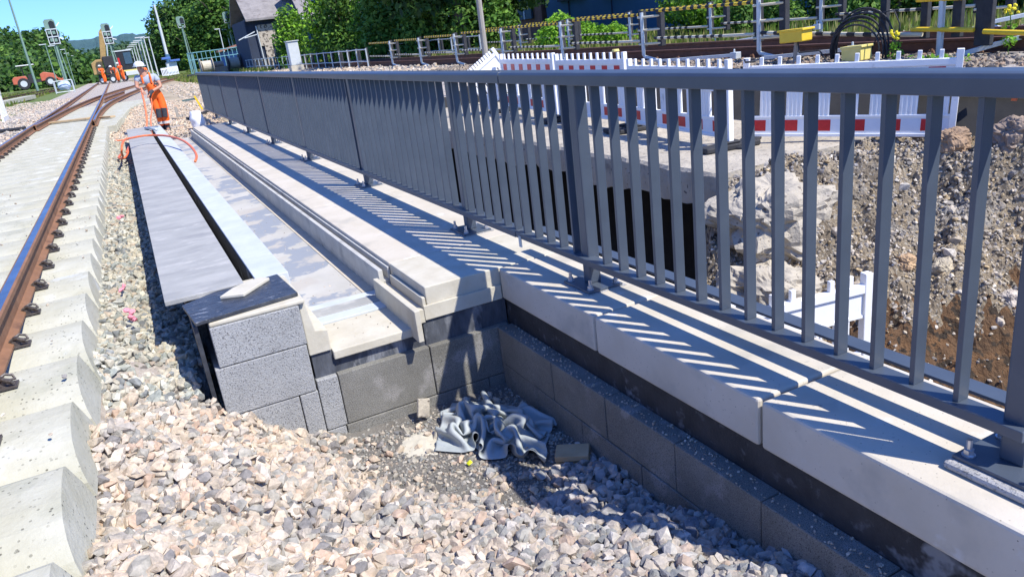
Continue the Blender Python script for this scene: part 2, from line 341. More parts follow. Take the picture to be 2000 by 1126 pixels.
def keep_fore(x, y):
    if y > 3.93 and x > -.02: return False
    h = hb(x, y)
    if h < PITZ-.007+.03*nz(x, y, 4): return False
    if x < -.47 and rs.rand() < .9: return False
    return True
scatter('foreground_ballast', 'coarse beige and pinkish grey ballast filling the foreground between the sleepers and the block pit', (-.62,1.71), (1.0,4.5), 14500, .019, .040, hb, keep=keep_fore, tint=fore_tint, layer=.018, zoff=.004)
scatter('track_side_ballast', 'pale greenish grey ballast strip between sleeper ends and slate slabs', (-.52,.06), (4.3,19.5), 10000, .018, .036, H, tint=lambda a, b: (.84,.93,.92), layer=.015, zoff=.008)
scatter('trackbed_ballast', 'pale beige ballast spread between worker and the track', (-.6,2.6), (19.4,34), 9000, .022, .045, H, layer=.02, tint=lambda a, b: (1.08,1.02,.95))
scatter('far_ballast', 'beige ballast shoulder left of the track', (-6,-2.7), (12,60), 9000, .03, .06, H, layer=.02)
scatter('upper_track_ballast', 'brownish grey ballast beside the dark rails behind the barriers', (8.4,9.6), (3,22), 7000, .022, .045, lambda a, b: -1.06, tint=lambda a, b: (.62,.60,.58), layer=.025)
scatter('pit_gravel', 'small grey gravel lying on the muddy pit floor beside the sheet', (.62,1.7), (2.3,3.95), 4200, .004, .015, lambda a, b: PITZ, keep=lambda x, y: hb(x, y) < PITZ+.03, layer=.004, tint=lambda a, b: (.75,.8,.85))
scatter('pit_pebbles', 'scattered pale stones on the pit floor', (.62,1.7), (2.5,3.9), 130, .010, .036, lambda a, b: PITZ+.008, keep=lambda x, y: hb(x, y) < PITZ+.05, layer=.004)
scatter('upper_far_ballast', 'dull ballast along the distant dark rails', (8.4,14), (22,70), 4000, .05, .10, lambda a, b: -1.06, tint=lambda a, b: (.9,.88,.85), layer=.02)
rk = rs.RandomState if False else None
mk = [(-.33,5.62,-1.42),(-.31,5.7,-1.42),(-.3,5.05,-1.41),(-.27,4.98,-1.41),(-.28,4.9,-1.42),(-.26,4.85,-1.42),(-.33,8.6,-1.42),(-.3,8.66,-1.42)]
o = rocks('pink_marked_stones', [(a+.02*nz(i,0,3), b, c+.02) for i, (a, b, c) in enumerate(mk)], [.024]*len(mk), [(.85,.30,.36)]*len(mk), M['ballast'], 5)
props(o, 'ballast stones sprayed pink as a survey mark beside the sleeper ends', 'marked stones', kind='stuff')
# ================================================================ TRACK
def rail(name, path, label, matw, head=.036, foot=.05, zf=-1.25, h=.17, group=None, hm=None, cat='rail'):
    prof = [(-foot,0),(foot,0),(foot,.012),(.012,.03),(.009,h-.045),(head,h-.032),(head,h-.006),(head-.013,h),(-head+.013,h),(-head,h-.006),(-head,h-.032),(-.009,h-.045),(-.012,.03),(-foot,.012)]
    n = len(prof); mb = MB(); vs = []
    pts = [Vector(p) for p in path]
    for i, p in enumerate(pts):
        d = (pts[min(i+1,len(pts)-1)]-pts[max(i-1,0)]).normalized(); sdv = Vector((d.y,-d.x,0)).normalized()
        for u, w in prof: vs.append(p+sdv*u+Vector((0,0,zf+w)))
    fs = []; mi = []
    for i in range(len(pts)-1):
        for k in range(n):
            k2 = (k+1) % n; fs.append((i*n+k, i*n+k2, (i+1)*n+k2, (i+1)*n+k)); mi.append(1 if k == 7 else 0)
    fs += [tuple(range(n)), tuple(len(pts)*n-1-k for k in range(n))]; mi += [0,0]
    mb.v = vs; mb.f = fs; mb.mi = mi
    o = mb.build(name, [matw, hm or M['railhead']], org=path[0]); return props(o, label, cat, group)
def smooth_path(pts, st=1.0):
    pts = [Vector(p) for p in pts]; out = []
    for i in range(len(pts)-1):
        p0 = pts[max(0,i-1)]; p1 = pts[i]; p2 = pts[i+1]; p3 = pts[min(len(pts)-1,i+2)]
        n = max(2, int((p2-p1).length/st))
        for k in range(n):
            t = k/n; out.append(.5*((2*p1)+(p2-p0)*t+(2*p0-5*p1+4*p2-p3)*t*t+(3*p1-p0-3*p2+p3)*t**3))
    return out+[pts[-1]]
XR, XL = -.848, -2.325
rail('running_rail', [(XR,.3,0)]+[(XR,y,0) for y in range(5,131,5)], 'near running rail with rusty web and blue-grey polished head, right rail of the new track', M['rust'])
rail('running_rail', [(XL,.3,0)]+[(XL,y,0) for y in range(5,131,5)], 'left running rail of the new track, dark web and polished head', M['rust'])
rail('turnout_rail', smooth_path([(-2.25,24.5,0),(-2.1,29,0),(-1.78,36.8,0),(-.95,48.5,0),(1.2,67,0),(4.5,85,0)], 2), 'curved turnout rail branching off the left running rail', M['rust'], group='turnout rails')
rail('turnout_rail', smooth_path([(-.76,22.6,0),(-.72,28.2,0),(-.47,34.9,0),(0,41,0),(1.0,51,0),(3.2,67,0),(6.3,85,0)], 2), 'curved turnout rail branching right beyond the timber plank', M['rust'], group='turnout rails')
rail('check_rail', smooth_path([(-.72,41,0),(-.60,43,0),(-.15,47,0),(.25,50,0)], 1), 'short check rail between the curved turnout rails', M['rust'])
# wide concrete sleepers
def sleeper_mesh():
    prof = [(-.292,-.20),(.275,-.20),(.265,-.11),(.215,-.008),(.19,.0),(.10,.002),(-.02,-.005),(-.12,-.024),(-.20,-.055),(-.262,-.098),(-.288,-.14)]
    mb = MB(); n = len(prof); xsn = [-1.09,-1.078,-.6,-.3,0,.3,.6,1.0,1.078,1.09]; vs = []
    for x in xsn:
        for a, b in prof:
            k = 1 if abs(x) > 1.08 else 0
            ext = (.05*(-b/.2))*k*(1 if x > 0 else -1)
            vs.append((x+ext,  a+.004*noise.noise(Vector((x*5,a*9,1))), -1.26+b+.005*noise.noise(Vector((x*4,a*6,3)))*(b > -.1)))
    fs = [(i*n+k, (i+1)*n+k, (i+1)*n+(k+1) % n, i*n+(k+1) % n) for i in range(len(xsn)-1) for k in range(n)]+[tuple(range(n))[::-1], tuple((len(xsn)-1)*n+k for k in range(n))]
    mb.add(vs, fs); return mb
def clip_mesh(x):
    mb = MB(); z = -1.26; x0_ = x; x = 0
    mb.box(x-.055, x+.06, -.05, .05, z, z+.012); mb.box(x-.045, x+.0, -.03, .03, z+.01, z+.04)
    for s in (-1, 1):
        mb.tube([(x-.06,s*.012,z+.035),(x-.03,s*.02,z+.052),(x,s*.045,z+.06),(x+.035,s*.055,z+.045),(x+.045,s*.04,z+.025),(x+.02,s*.022,z+.03),(x-.01,s*.012,z+.045)], .0085, 6)
    mb.cyl((x-.02,0,z+.02),(x-.02,0,z+.062),.016,None,6); mb.v = [(a*.75+x0_, b*.75, -1.26+(c+1.26)*.85) for a, b, c in mb.v]; return mb
sl0 = None
XC = (XR+XL)/2
for k in range(34):
    y = 4.39-.6*4+.6*k
    if k == 0:
        r0 = thing('concrete_sleeper', (0,0,0), '', 'sleeper', 'concrete sleepers of the new track')
        sleeper_mesh().build('sleeper_body', M['sleeper'], r0, smooth=False)
        for nm, xo in (('rail_clip', XR-XC+.075), ('rail_clip', XL-XC+.075), ('rail_clip', XR-XC-.09)):
            mbc = clip_mesh(xo)
            if xo == XR-XC-.09: mbc.v = [(2*xo-a, b, c) for a, b, c in mbc.v]
            mbc.build(nm, M['clip'], r0)
        c = r0
    else: c = copy_tree(r0)
    c.location = (XC, y, 0)
    c['label'] = f'pale wide concrete sleeper, {ordw(k+1)} one up the track from the lower left corner'
# long bearers of the turnout, longer towards the right
tb = MB(); tb.box(-1.25,1.25,-.28,.28,-.2,0)
proto = None
for k in range(26):
    y = 4.27-2.4+.6*34+k*.62+.3; xr = -.30+.035*k if k < 16 else .25+.09*(k-15); xl = -2.75
    if proto is None:
        proto = tb.build('turnout_bearer', M['sleeper'], org=(0,0,0), bevel=.02); c = proto
    else: c = proto.copy(); COL.objects.link(c)
    c.scale = ((xr-xl)/2.5, 1, 1); c.location = ((xl+xr)/2, y, -1.265)
    props(c, f'long pale turnout bearer, {ordw(k+1)} one beyond the concrete sleepers', 'sleeper', 'turnout bearers')
pl = thing('timber_plank', (-1.3,26.8,-1.25), 'long brown timber plank laid across the track before the turnout', 'plank')
mb = MB(); mb.obox((-2.14,27.4,-1.215),(-1.0,26.7,-1.215),.30,.05); mb.build('plank_board', M['wood'], pl, bevel=.01)
mb = MB(); mb.obox((-.72,26.3,-1.215),(-.35,25.6,-1.215),.16,.05); mb.build('plank_board', M['wood'], pl, bevel=.01)
mb = MB(); mb.box(-1.9,-1.35,44,47,-1.22,-1.17); props(mb.build('rusty_sheet', M['wood'], org=(-1.6,45,-1.2), bevel=.02), 'square brown board lying between the rails of the turnout', 'board')
# ================================================================ PLATFORM STRUCTURE (new trough and walls)
def bx(name, m, label, cat, x0, x1, y0, y1, z0, z1, bevel=.006, group=None, parent=None, jig=None):
    mb = MB(); mb.box(x0, x1, y0, y1, z0, z1)
    o = mb.build(name, m, parent, bevel=bevel, org=None if parent is not None else (x0, y0, z0))
    if label: props(o, label, cat, group)
    return o
# concrete core under everything
bx('foundation', M['oldconcrete'], None, None, .06, 2.2, 4.06, 19.2, -2.6, -1.75, 0)['kind'] = 'structure'
# left block wall column and its courses
def block_wall(name, label, rows, axis, m, depth, group=None):
    """rows: (z0,z1,[joints]) ; axis 'x': blocks run along x at y=depth[0]..depth[1]"""
    mb = MB(); g = .0025
    for i, (z0, z1, js, mi) in enumerate(rows):
        for a, b in zip(js[:-1], js[1:]):
            mb.m = mi if not isinstance(mi, (list,tuple)) else mi[js.index(a)]
            j1 = rnd.uniform(-.003,.003)
            if axis == 'x': mb.box(a+g, b-g, depth[0]+j1, depth[1], z0+g, z1-g)
            else: mb.box(depth[0]+j1, depth[1], a+g, b-g, z0+g, z1-g)
    org = (rows[0][2][0], depth[0], rows[-1][0]) if axis == 'x' else (depth[0], rows[0][2][0], rows[-1][0])
    return props(mb.build(name, m, org=org, bevel=.005), label, 'block wall', group)
bm2 = [M['block'], M['blockwet']]
bw0 = block_wall('block_wall', 'tall grey lightweight block column at the end of the slate covered wall', [(-1.512,-1.285,[.10,.565],0),(-1.795,-1.512,[.075,.56],0),(-2.07,-1.795,[.06,.46,.565],0),(-2.4,-2.07,[.06,.3,.55],0)], 'x', bm2, (3.95,4.5))
bx('mortar_bed', M['cream'], None, None, .105, .60, 3.958, 4.62, -1.286, -1.262, .008, parent=bw0)
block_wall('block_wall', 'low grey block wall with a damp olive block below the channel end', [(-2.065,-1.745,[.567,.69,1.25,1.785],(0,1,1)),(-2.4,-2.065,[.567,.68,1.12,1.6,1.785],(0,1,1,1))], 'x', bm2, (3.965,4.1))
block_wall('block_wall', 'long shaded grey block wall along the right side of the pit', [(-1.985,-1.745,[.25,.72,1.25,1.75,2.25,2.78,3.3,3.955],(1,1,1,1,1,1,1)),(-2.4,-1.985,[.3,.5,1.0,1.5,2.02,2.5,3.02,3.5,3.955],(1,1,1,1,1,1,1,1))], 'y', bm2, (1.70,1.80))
# bitumen coated bands
bx('bitumen_band', M['bitumen_streaky'], 'streaky dark sealed band above the low block wall', 'sealed wall band', .575, 1.795, 4.01, 4.4, -1.80, -1.663, .003)
bx('bitumen_band', M['bitumen_streaky'], 'dark sealed step beside the block column under the mortar', 'sealed wall band', .575, .69, 4.0, 4.4, -1.80, -1.603, .003)
bx('bitumen_band', M['bitumen_streaky'], 'streaky dark sealed band under the cream corner coping', 'sealed wall band', 1.245, 1.795, 4.0, 4.4, -1.80, -1.592, .003)
bx('bitumen_band', M['bitumen'], 'black bitumen coated band under the near coping stones', 'sealed wall band', 1.80, 2.15, .2, 4.0, -2.3, -1.588, .003)
# left face board and wall under the slabs
bx('side_board', M['darkslate'], 'thin dark board standing against the left end of the block column', 'board', .03, .052, 3.99, 5.4, -2.0, -1.27, .002)
bx('side_wall', M['block'], 'grey block wall carrying the slate slabs', 'block wall', .056, .36, 4.51, 19.2, -2.0, -1.262, .004)
# slate slabs
SL = [4.45,7.1,9.7,11.6,13.4,14.7,16.1,17.6,19.2]
for i, (a, b) in enumerate(zip(SL[:-1], SL[1:])):
    bx('slate_slab', M['slate'], f'grey riven slate slab, {ordw(i+1)} from the near end of the left wall', 'slate slab', -.072, .362, a+.003, b-.003, -1.26+.001*(i % 2), -1.232+.0015*(i % 2), .003, 'slate slabs on the left wall')
bx('gap_bottom_shade', M['void'], 'bottom of the narrow gap between slate and pale slabs, shade painted in black', 'gap bottom', .362, .431, 4.63, 19.2, -2.1, -1.62, 0)  # black colour stands in for the shade down in the gap
bx('shade_strip', M['bitumen'], 'dark strip added as painted shade on the side of the narrow gap', 'sheet', .4315, .4345, 4.53, 19.2, -1.62, -1.262, 0)  # added dark strip, paints shade on the right side of the gap
mb = MB(); mb.prism([(.01,4.33),(.045,3.955),(.585,4.035),(.56,4.50),(.2,4.449)][::1], -1.2585, -1.2395, 'z')
props(mb.build('slate_plate', M['darkslate'], org=(.3,4.2,-1.25), bevel=.002), 'thin dark slate plate lying across the end of the block column', 'slate plate')
mb = MB(); mb.prism([(.205,4.26),(.325,4.20),(.50,4.40),(.46,4.46),(.40,4.445),(.29,4.375)], -1.2385, -1.222, 'z')
props(mb.build('concrete_offcut', M['cream'], org=(.35,4.3,-1.23), bevel=.003), 'small pale angular offcut lying on the dark slate plate', 'stone offcut')
# pale beams beside the cable gap
PB = [4.52,6.9,9.3,11.5,13.4,15.2,17.2,19.2]
for i, (a, b) in enumerate(zip(PB[:-1], PB[1:])):
    bx('pale_slab', M['paleslab'], f'pale blue-grey slab, {ordw(i+1)} from the near end beside the dark gap', 'slab', .435, .628, a+.002, b-.002, -1.9, -1.248-.001*(i % 2), .004, 'pale slabs beside the gap')
# channel floor, steps and side strips
bx('trough_floor', M['floor'], 'damp stained concrete floor of the channel', 'channel floor', .629, 1.235, 4.83, 19.1, -1.9, -1.603, .003)
bx('sand_strip', mat('tan_sand', (.46,.40,.31), (.54,.48,.38), 5, .9, .3, 60), 'narrow tan sandy strip along the foot of the channel wall', 'sand strip', 1.12, 1.204, 4.84, 18.9, -1.64, -1.598, .0)
bx('floor_slab', M['cream'], 'cream mortar slab closing the near end of the channel floor', 'slab', .695, 1.215, 3.975, 4.44, -1.66, -1.607, .006)
bx('floor_strip', M['paleslab'], 'pale strip across the channel floor behind the cream slab', 'slab', .60, 1.24, 4.443, 4.57, -1.66, -1.597, .004)
bx('floor_slate', M['darkslate'] if False else M['slate'], 'dark riven slate strip set across the channel floor', 'slate strip', .61, 1.24, 4.573, 4.72, -1.66, -1.594, .004)
bx('floor_strip', M['paleslab'], 'pale strip across the channel floor beyond the slate strip', 'slab', .629, 1.24, 4.723, 4.828, -1.66, -1.598, .004)
mb = MB(); mb.prism([(.567,-1.60),(.567,-1.275),(.60,-1.28),(.625,-1.46),(.69,-1.475),(.69,-1.60)], 3.985, 4.515, 'y')
props(mb.build('mortar_step', M['cream'], org=(.6,4,-1.6), bevel=.006), 'cream mortar step running down from the block column to the channel floor', 'mortar step')
# channel walls
for i, (a, b) in enumerate(zip([4.66,8.2,11.8,15.4],[8.19,11.79,15.39,18.9])):
    bx('channel_wall', M['trough'], f'thin grey concrete channel wall, {ordw(i+1)} length from the near end', 'channel wall', 1.205, 1.238, a, b, -1.66, -1.423-.001*(i % 2), .004, 'left walls of the cable channel')
    bx('channel_bottom', M['trough'], f'narrow shaded channel bottom, {ordw(i+1)} length from the near end', 'channel bottom', 1.239, 1.288, a, b, -1.66, -1.50, 0, 'bottoms of the cable channel')
    bx('channel_lip', M['trough'], f'thin lip beside the long coping, {ordw(i+1)} length from the near end', 'channel lip', 1.272, 1.2885, a, b, -1.499, -1.415, .003, 'lips of the cable channel')
mb = MB(); mb.box(1.162,1.195,3.86,4.657,-1.66,-1.468); mb.box(1.1955,1.262,3.99,4.657,-1.60,-1.515); mb.box(1.2625,1.284,4.0,4.6,-1.60,-1.45)
props(mb.build('channel_end_piece', M['cream'], org=(1.16,3.9,-1.6), bevel=.004), 'short sunlit end piece of the cable channel standing proud of the wall', 'channel wall')
# coping stones: far run
FC = [4.0,4.66,7.0,9.4,11.8,14.2,16.6,19.0]
for i, (a, b) in enumerate(zip(FC[:-1], FC[1:])):
    mb = MB(); mb.box(1.29, 1.77 if i == 0 else 1.772, a+.003, b-.003, -1.59, -1.39-.0012*(i % 2)); mb.box(1.7725, 2.34, max(a+.003,4.003), b-.003, -1.59, -1.39-.0012*(i % 2))
    mb = MB(); mb.box(1.29, 2.34, a+.003, b-.003, -1.59, -1.39-.0012*(i % 2))
    o = mb.build('coping_stone', M['cap'] if i else M['cream'], org=(1.3,a,-1.59), bevel=.007)
    props(o, ['yellowish cream coping block at the inner corner of the pit', 'long pale coping slab striped by the railing shadow, next behind the cream corner block'][i] if i < 2 else f'long pale coping slab, {ordw(i+1)} from the corner of the pit', 'coping stone', 'coping stones under the far railing')
mb = MB(); mb.box(1.262,1.772,3.985,3.999,-1.587,-1.497)
props(mb.build('coping_ledge', M['cream'], org=(1.3,3.98,-1.59), bevel=.003), 'low cream ledge along the foot of the corner coping block', 'ledge')
# near run, end faces with bevelled arrises
NC = [(-.35,.2),(.21,1.822),(1.838,2.927),(2.941,3.992)]
lab = ['coping stone at the lower right edge of the picture', 'nearest long coping stone with the last shadow stripes', 'middle coping stone with sharp baluster shadow stripes', 'farthest of the near coping stones, ending in the pit corner']
for (a, b), l in zip(NC, lab):
    mb = MB(); mb.box(1.775, 2.34, a, b, -1.587, -1.39); o = mb.build('coping_stone', M['cap'], org=(1.8,a,-1.59), bevel=.012, seg=2); props(o, l, 'coping stone', 'coping stones along the pit')
bx('retaining_wall', M['oldconcrete'], 'concrete wall below the railing on the excavation side', 'wall', 2.16, 2.335, -.4, 19.0, -4.6, -1.592, .0)
# ================================================================ RAILING
XP = 2.03; ZB = -1.39
def railing(name, y0, y1, posts, label, n_ind=100, first=None, skip=()):
    t = thing(name, (XP, y0, ZB), label, 'railing')
    A = M['anthracite']
    mb = MB(); mb.prism([(XP-.06,-.324),(XP-.06,-.276),(XP-.052,-.264),(XP-.035,-.260),(XP+.035,-.260),(XP+.052,-.264),(XP+.06,-.276),(XP+.06,-.324)], y0, y1, 'y'); mb.build('handrail', A, t, bevel=.003)
    if y0 < 2:
        mb = MB(); mb.box(XP-.065, XP+.007, y0, y1, -1.258, -1.222); mb.build('bottom_rail', A, t, bevel=.003)
        mb = MB(); mb.box(XP+.065, XP+.138, y0, y1, -1.242, -1.230); mb.build('rear_bar', A, t, bevel=.002)
    else:
        mb = MB(); mb.box(XP-.065, XP+.030, y0, y1, -1.262, -1.222); mb.build('bottom_rail', A, t, bevel=.003)
    for y in posts:
        dz = .022 if y < 2 else 0
        mb = MB(); mb.box(XP-.035, XP+.035, y-.035, y+.035, -1.374+dz, -.318); p = mb.build('post', A, t, bevel=.007)
        mb = MB(); mb.box(XP-.115, XP+.10, y-.14, y+.12, -1.386+dz, -1.373+dz); pl_ = mb.build('base_plate', A, t, bevel=.002)
        for bx_, by in ((XP-.085, y-.11), (XP-.085, y+.09), (XP+.075, y-.11), (XP+.075, y+.09)):
            mb = MB(); mb.cyl((bx_,by,-1.373+dz),(bx_,by,-1.369+dz),.019,None,16); mb.cyl((bx_,by,-1.369+dz),(bx_,by,-1.352+dz),.015,None,6); mb.cyl((bx_,by,-1.352+dz),(bx_,by,-1.32+dz),.009,None,8); mb.build('anchor_bolt', M['bolt'], pl_)
        mb = MB(); mb.box(XP-.125-dz, XP+.12, y-.15-dz*10, y+.13, -1.3905+.001, -1.3862+dz); mb.build('mortar_pad', M['greycap'], t, bevel=.001+dz*.6)
    ys_ = []; y = first
    while y < y1-.02:
        if y > y0+.02 and all(abs(y+.009-p) > .065 for p in posts): ys_.append(y)
        y += .1455
    b0 = None
    def bal(mb, yy): mb.box(XP-.043, XP+.007, yy, yy+.018, -1.2225, -.3175)
    for yy in ys_[:n_ind]:
        if b0 is None: mb = MB(); bal(mb, yy); b0 = mb.build('baluster', A, t, bevel=.0025); yb = yy; c = b0
        else: c = b0.copy(); COL.objects.link(c); c.parent = t; c.location = (0, yy-yb, 0)
        c.name = 'baluster'
    if len(ys_) > n_ind:
        mb = MB()
        for yy in ys_[n_ind:]: bal(mb, yy)
        o = mb.build('balusters', A, t); o['kind'] = 'stuff'
    return t
r1 = railing('steel_railing', 1.035, 4.088, [1.075, 3.33], 'near length of anthracite steel railing with vertical flat bars, ending at the handrail joint', first=1.237)
mb = MB(); mb.box(XP-.07,XP-.063,4.02,4.05,-1.31,-1.24); mb.build('fixing_lug', M['galv'], r1)
r2 = railing('steel_railing', 4.10, 23.2, [4.97,7.55,10.22,12.87,15.5,18.15,20.8], 'long far length of anthracite steel railing running away to the worker', first=4.125)

scatter('stray_stones', 'a few stray stone chips on the sleepers beside the rail', (-1.6,-.5), (2.2,12), 70, .006, .016, lambda a, b: -1.252, layer=.001)
scatter('wall_crumbs', 'crumbs and grit lying on top of the pit block wall', (1.705,1.79), (.6,3.9), 420, .002, .008, lambda a, b: -1.744, layer=.001)
scatter('coping_crumbs', 'grit scattered on the channel floor and step', (.70,1.15), (4.0,9), 160, .002, .007, lambda a, b: -1.602, layer=.001)
scatter('earth_stones', 'sparse stones on the trampled earth beyond the railing', (2.2,9), (22,60), 6000, .03, .07, H, layer=.02)
# ================================================================ EXCAVATION AND OLD BRIDGE DECK
A0 = Vector((5.3, 6.1, 0)); DV = Vector((.857, -.514, 0)); NV = Vector((-.514, -.857, 0))
def Eh(x, y):
    p = Vector((x, y, 0))-A0; d = p.dot(NV)+.35*nz(x, y, .7)+.12*nz(x, y, 2.3)
    u = p.dot(DV)
    top = -1.80-.10*nz(x, y, 1.5)
    if d < 0: z = top
    else: z = top-.85*d-.25*min(d, .6)
    z += .26*nz(x, y, 1.3, 3)+.22*(.25-abs(nz(x, y, 2.6, 7)))+.12*(.25-abs(nz(x, y, 5.5, 2)))+.06*nz(x, y, 10, 1)+.03*nz(x, y, 19, 5)
    if x < 5.3: z = min(z, -2.15-.25*(5.3-x))
    if y > 6.0: z = min(z, -2.15-(y-6.0)*1.6)
    w = x-(.83*y+.10*nz(x, y, 2.5)-.12)
    if w < .25 and y > 2.6: z = min(z, -2.3+(w-.25)*6)
    return max(z, -4.5+.05*nz(x, y, 3))
def em(x, y):
    if x-(.83*y+.10*nz(x, y, 2.5)-.12) < .12 and y > 2.6: return 2  # slope cells by the opening turn black as painted shade
    z = Eh(x, y); return 1 if (z < -2.95+.35*nz(x, y, 1.3)+.35*nz(x, y, 6)+.25*nz(x, y, 17) and x > 3.6 and y < 4.6) else 0
emb = grid_obj('excavation_slope', axis_pts([(2.36,8.35,.035)]), axis_pts([(-.8,7.2,.035)]), lambda u, v: (u, v, Eh(u, v)), [M['soil'], M['brownsoil'], M['void']], smooth=False, matfn=em)
props(emb, kind='structure')
SP = np.array([(.46,.40,.31),(.42,.36,.28),(.52,.46,.38),(.34,.31,.27),(.28,.26,.24),(.46,.36,.22),(.62,.57,.49)])
scatter('slope_rubble', 'beige and grey rubble covering the excavated slope behind the railing', (2.6,8.3), (.5,7.0), 42000, .007, .028, Eh, keep=lambda x, y: not (em(x, y) and rs.rand() < .85) and (noise.noise(Vector((x*1.6,y*1.6,4))) > -.35 or rs.rand() < .3), layer=.015, pal=SP)
scatter('slope_stones', 'larger broken stones sticking out of the excavated slope', (3,8.3), (1.5,6.8), 260, .035, .075, Eh, layer=.02, pal=SP)
BR = [(7.55,5.0,-2.02,.24,(.40,.27,.17),'rounded reddish brown boulder under the old beam'),(7.9,4.55,-1.95,.30,(.33,.25,.19),'large grey brown boulder at the right end of the slope'),
      (6.55,4.35,-2.38,.14,(.52,.45,.33),'pale yellow stone in the middle of the slope'),(6.3,4.55,-2.32,.12,(.50,.34,.20),'orange brown stone beside the pale yellow stone'),
      (6.9,3.9,-2.45,.12,(.50,.44,.38),'upright pale stone low on the right of the slope')]
# pale broken concrete lumps below the deck end
def lump(name, c, s, seed, m, label, cat):
    def f(u, v):
        a, b = u, v; d = Vector((math.sin(b)*math.cos(a), math.sin(b)*math.sin(a), math.cos(b)))
        q = Vector([math.copysign(abs(t)**.7, t) for t in d]); k = 1+.28*noise.noise(q*1.7+Vector((seed,0,0)))+.16*(.3-abs(noise.noise(q*3.5+Vector((seed,1,0)))))+.10*noise.noise(q*7)+.05*noise.noise(q*16)
        return (q.x*s[0]*k, q.y*s[1]*k, q.z*s[2]*k)
    o = grid_obj(name, [2*math.pi*i/52 for i in range(53)], [math.pi*(j+.001)/30.002 for j in range(31)], f, m, smooth=False)
    o.location = c; o.rotation_euler = (rnd.uniform(-.2,.2), rnd.uniform(-.2,.2), rnd.uniform(-.4,.4)); return props(o, label, cat)
for i, (x, y, z, r_, c, l) in enumerate(BR):
    lump('boulder', (x, y, Eh(x, y)+r_*.05), (r_*.8, r_*.62, r_*.62), 20+i, mat('boulder_stone_%d' % i, c, tuple(v*.7 for v in c), 6, .9, .8, 14, bdist=.03, patches=[(tuple(v*1.25 for v in c),5,.55,.7)]), l, 'boulder')
lump('concrete_lump', (5.62,5.6,-2.20), (.62,.46,.38), 3, M['oldconcrete'], 'pale broken concrete lump at the end of the old deck', 'concrete lump')
lump('concrete_lump', (5.15,5.2,-2.85), (.50,.40,.34), 8, M['oldconcrete'], 'smooth pale concrete lump lower on the slope beside the dark opening', 'concrete lump')
# old deck with broken edges
def deck():
    mb = MB(); ys2 = axis_pts([(6.08,17.5,.14)]); vs = []
    for y in ys2:
        j = .05*nz(0, y, 1.7)+.03*nz(3, y, 6); x0 = 5.36+j*1.6
        ztop = -1.75+.01*nz(1, y, 3); zb = -2.14+.07*nz(5, y, 1.3)+.05*nz(9, y, 5)
        vs += [(x0+.03, y, ztop), (x0, y, ztop-.04+.02*nz(2,y,7)), (x0+.02*nz(7,y,4), y, (ztop+zb)/2), (x0+.01, y, zb), (8.3, y, zb), (8.3, y, ztop)]
    n = 6; F = [(i*n+k, i*n+(k+1) % n, (i+1)*n+(k+1) % n, (i+1)*n+k) for i in range(len(ys2)-1) for k in range(n)]+[tuple(range(n)), tuple((len(ys2)-1)*n+k for k in range(n))[::-1]]
    mb.add(vs, F); return mb.build('old_bridge_deck', M['oldconcrete'], org=(5.4,6,-2.1))
props(deck(), 'old broken concrete bridge deck spanning the dark opening, barriers standing on it', 'bridge deck')
bx('opening_wall', M['void'], 'wall deep inside the opening under the old deck, its shade painted black', 'wall', 8.0, 8.25, 6.4, 17.4, -4.6, -2.25, 0)  # black wall colour deepens the shade inside the opening
bx('opening_wall', M['void'], 'side wall of the opening under the old deck, its shade painted black', 'wall', 5.45, 7.98, 6.3, 6.42, -4.6, -2.3, 0)
# upper track support edge, dark beam with orange strap
bx('old_beam', M['oldconcrete'] if False else mat('brown_stained_beam', (.17,.11,.065), (.25,.18,.12), 3, .85, .5, 12, stretch=(1,.3,1)), 'brown stained beam carrying the upper track above the slope', 'beam', 8.2, 8.6, 1.0, 6.05, -1.68, -1.345, .015)
bx('edge_slab', M['oldconcrete'], 'thin grey slab lying on the brown beam under the upper ballast', 'slab', 8.16, 8.5, 1.0, 6.0, -1.342, -1.27, .01)
bx('retaining_edge', M['oldconcrete'], 'old concrete edge of the upper trackbed behind the barriers', 'wall', 8.31, 8.55, 6.06, 17.5, -1.75, -1.06, .02)
bx('lower_abutment', M['void'], 'recess wall under the brown beam, coloured black as painted shade', 'wall', 8.32, 8.6, -.8, 6.04, -4.5, -1.69, 0)  # shadow under the beam is put into this wall's black colour
mb = MB(); mb.obox((8.193,4.78,-1.26),(8.19,4.84,-1.68),.06,.006,up=(1,0,0)); mb.obox((8.193,4.78,-1.262),(8.5,4.7,-1.258),.06,.006)
props(mb.build('orange_strap', M['hose'], org=(8.2,4.8,-1.5)), 'orange lashing strap hanging over the brown beam', 'strap')
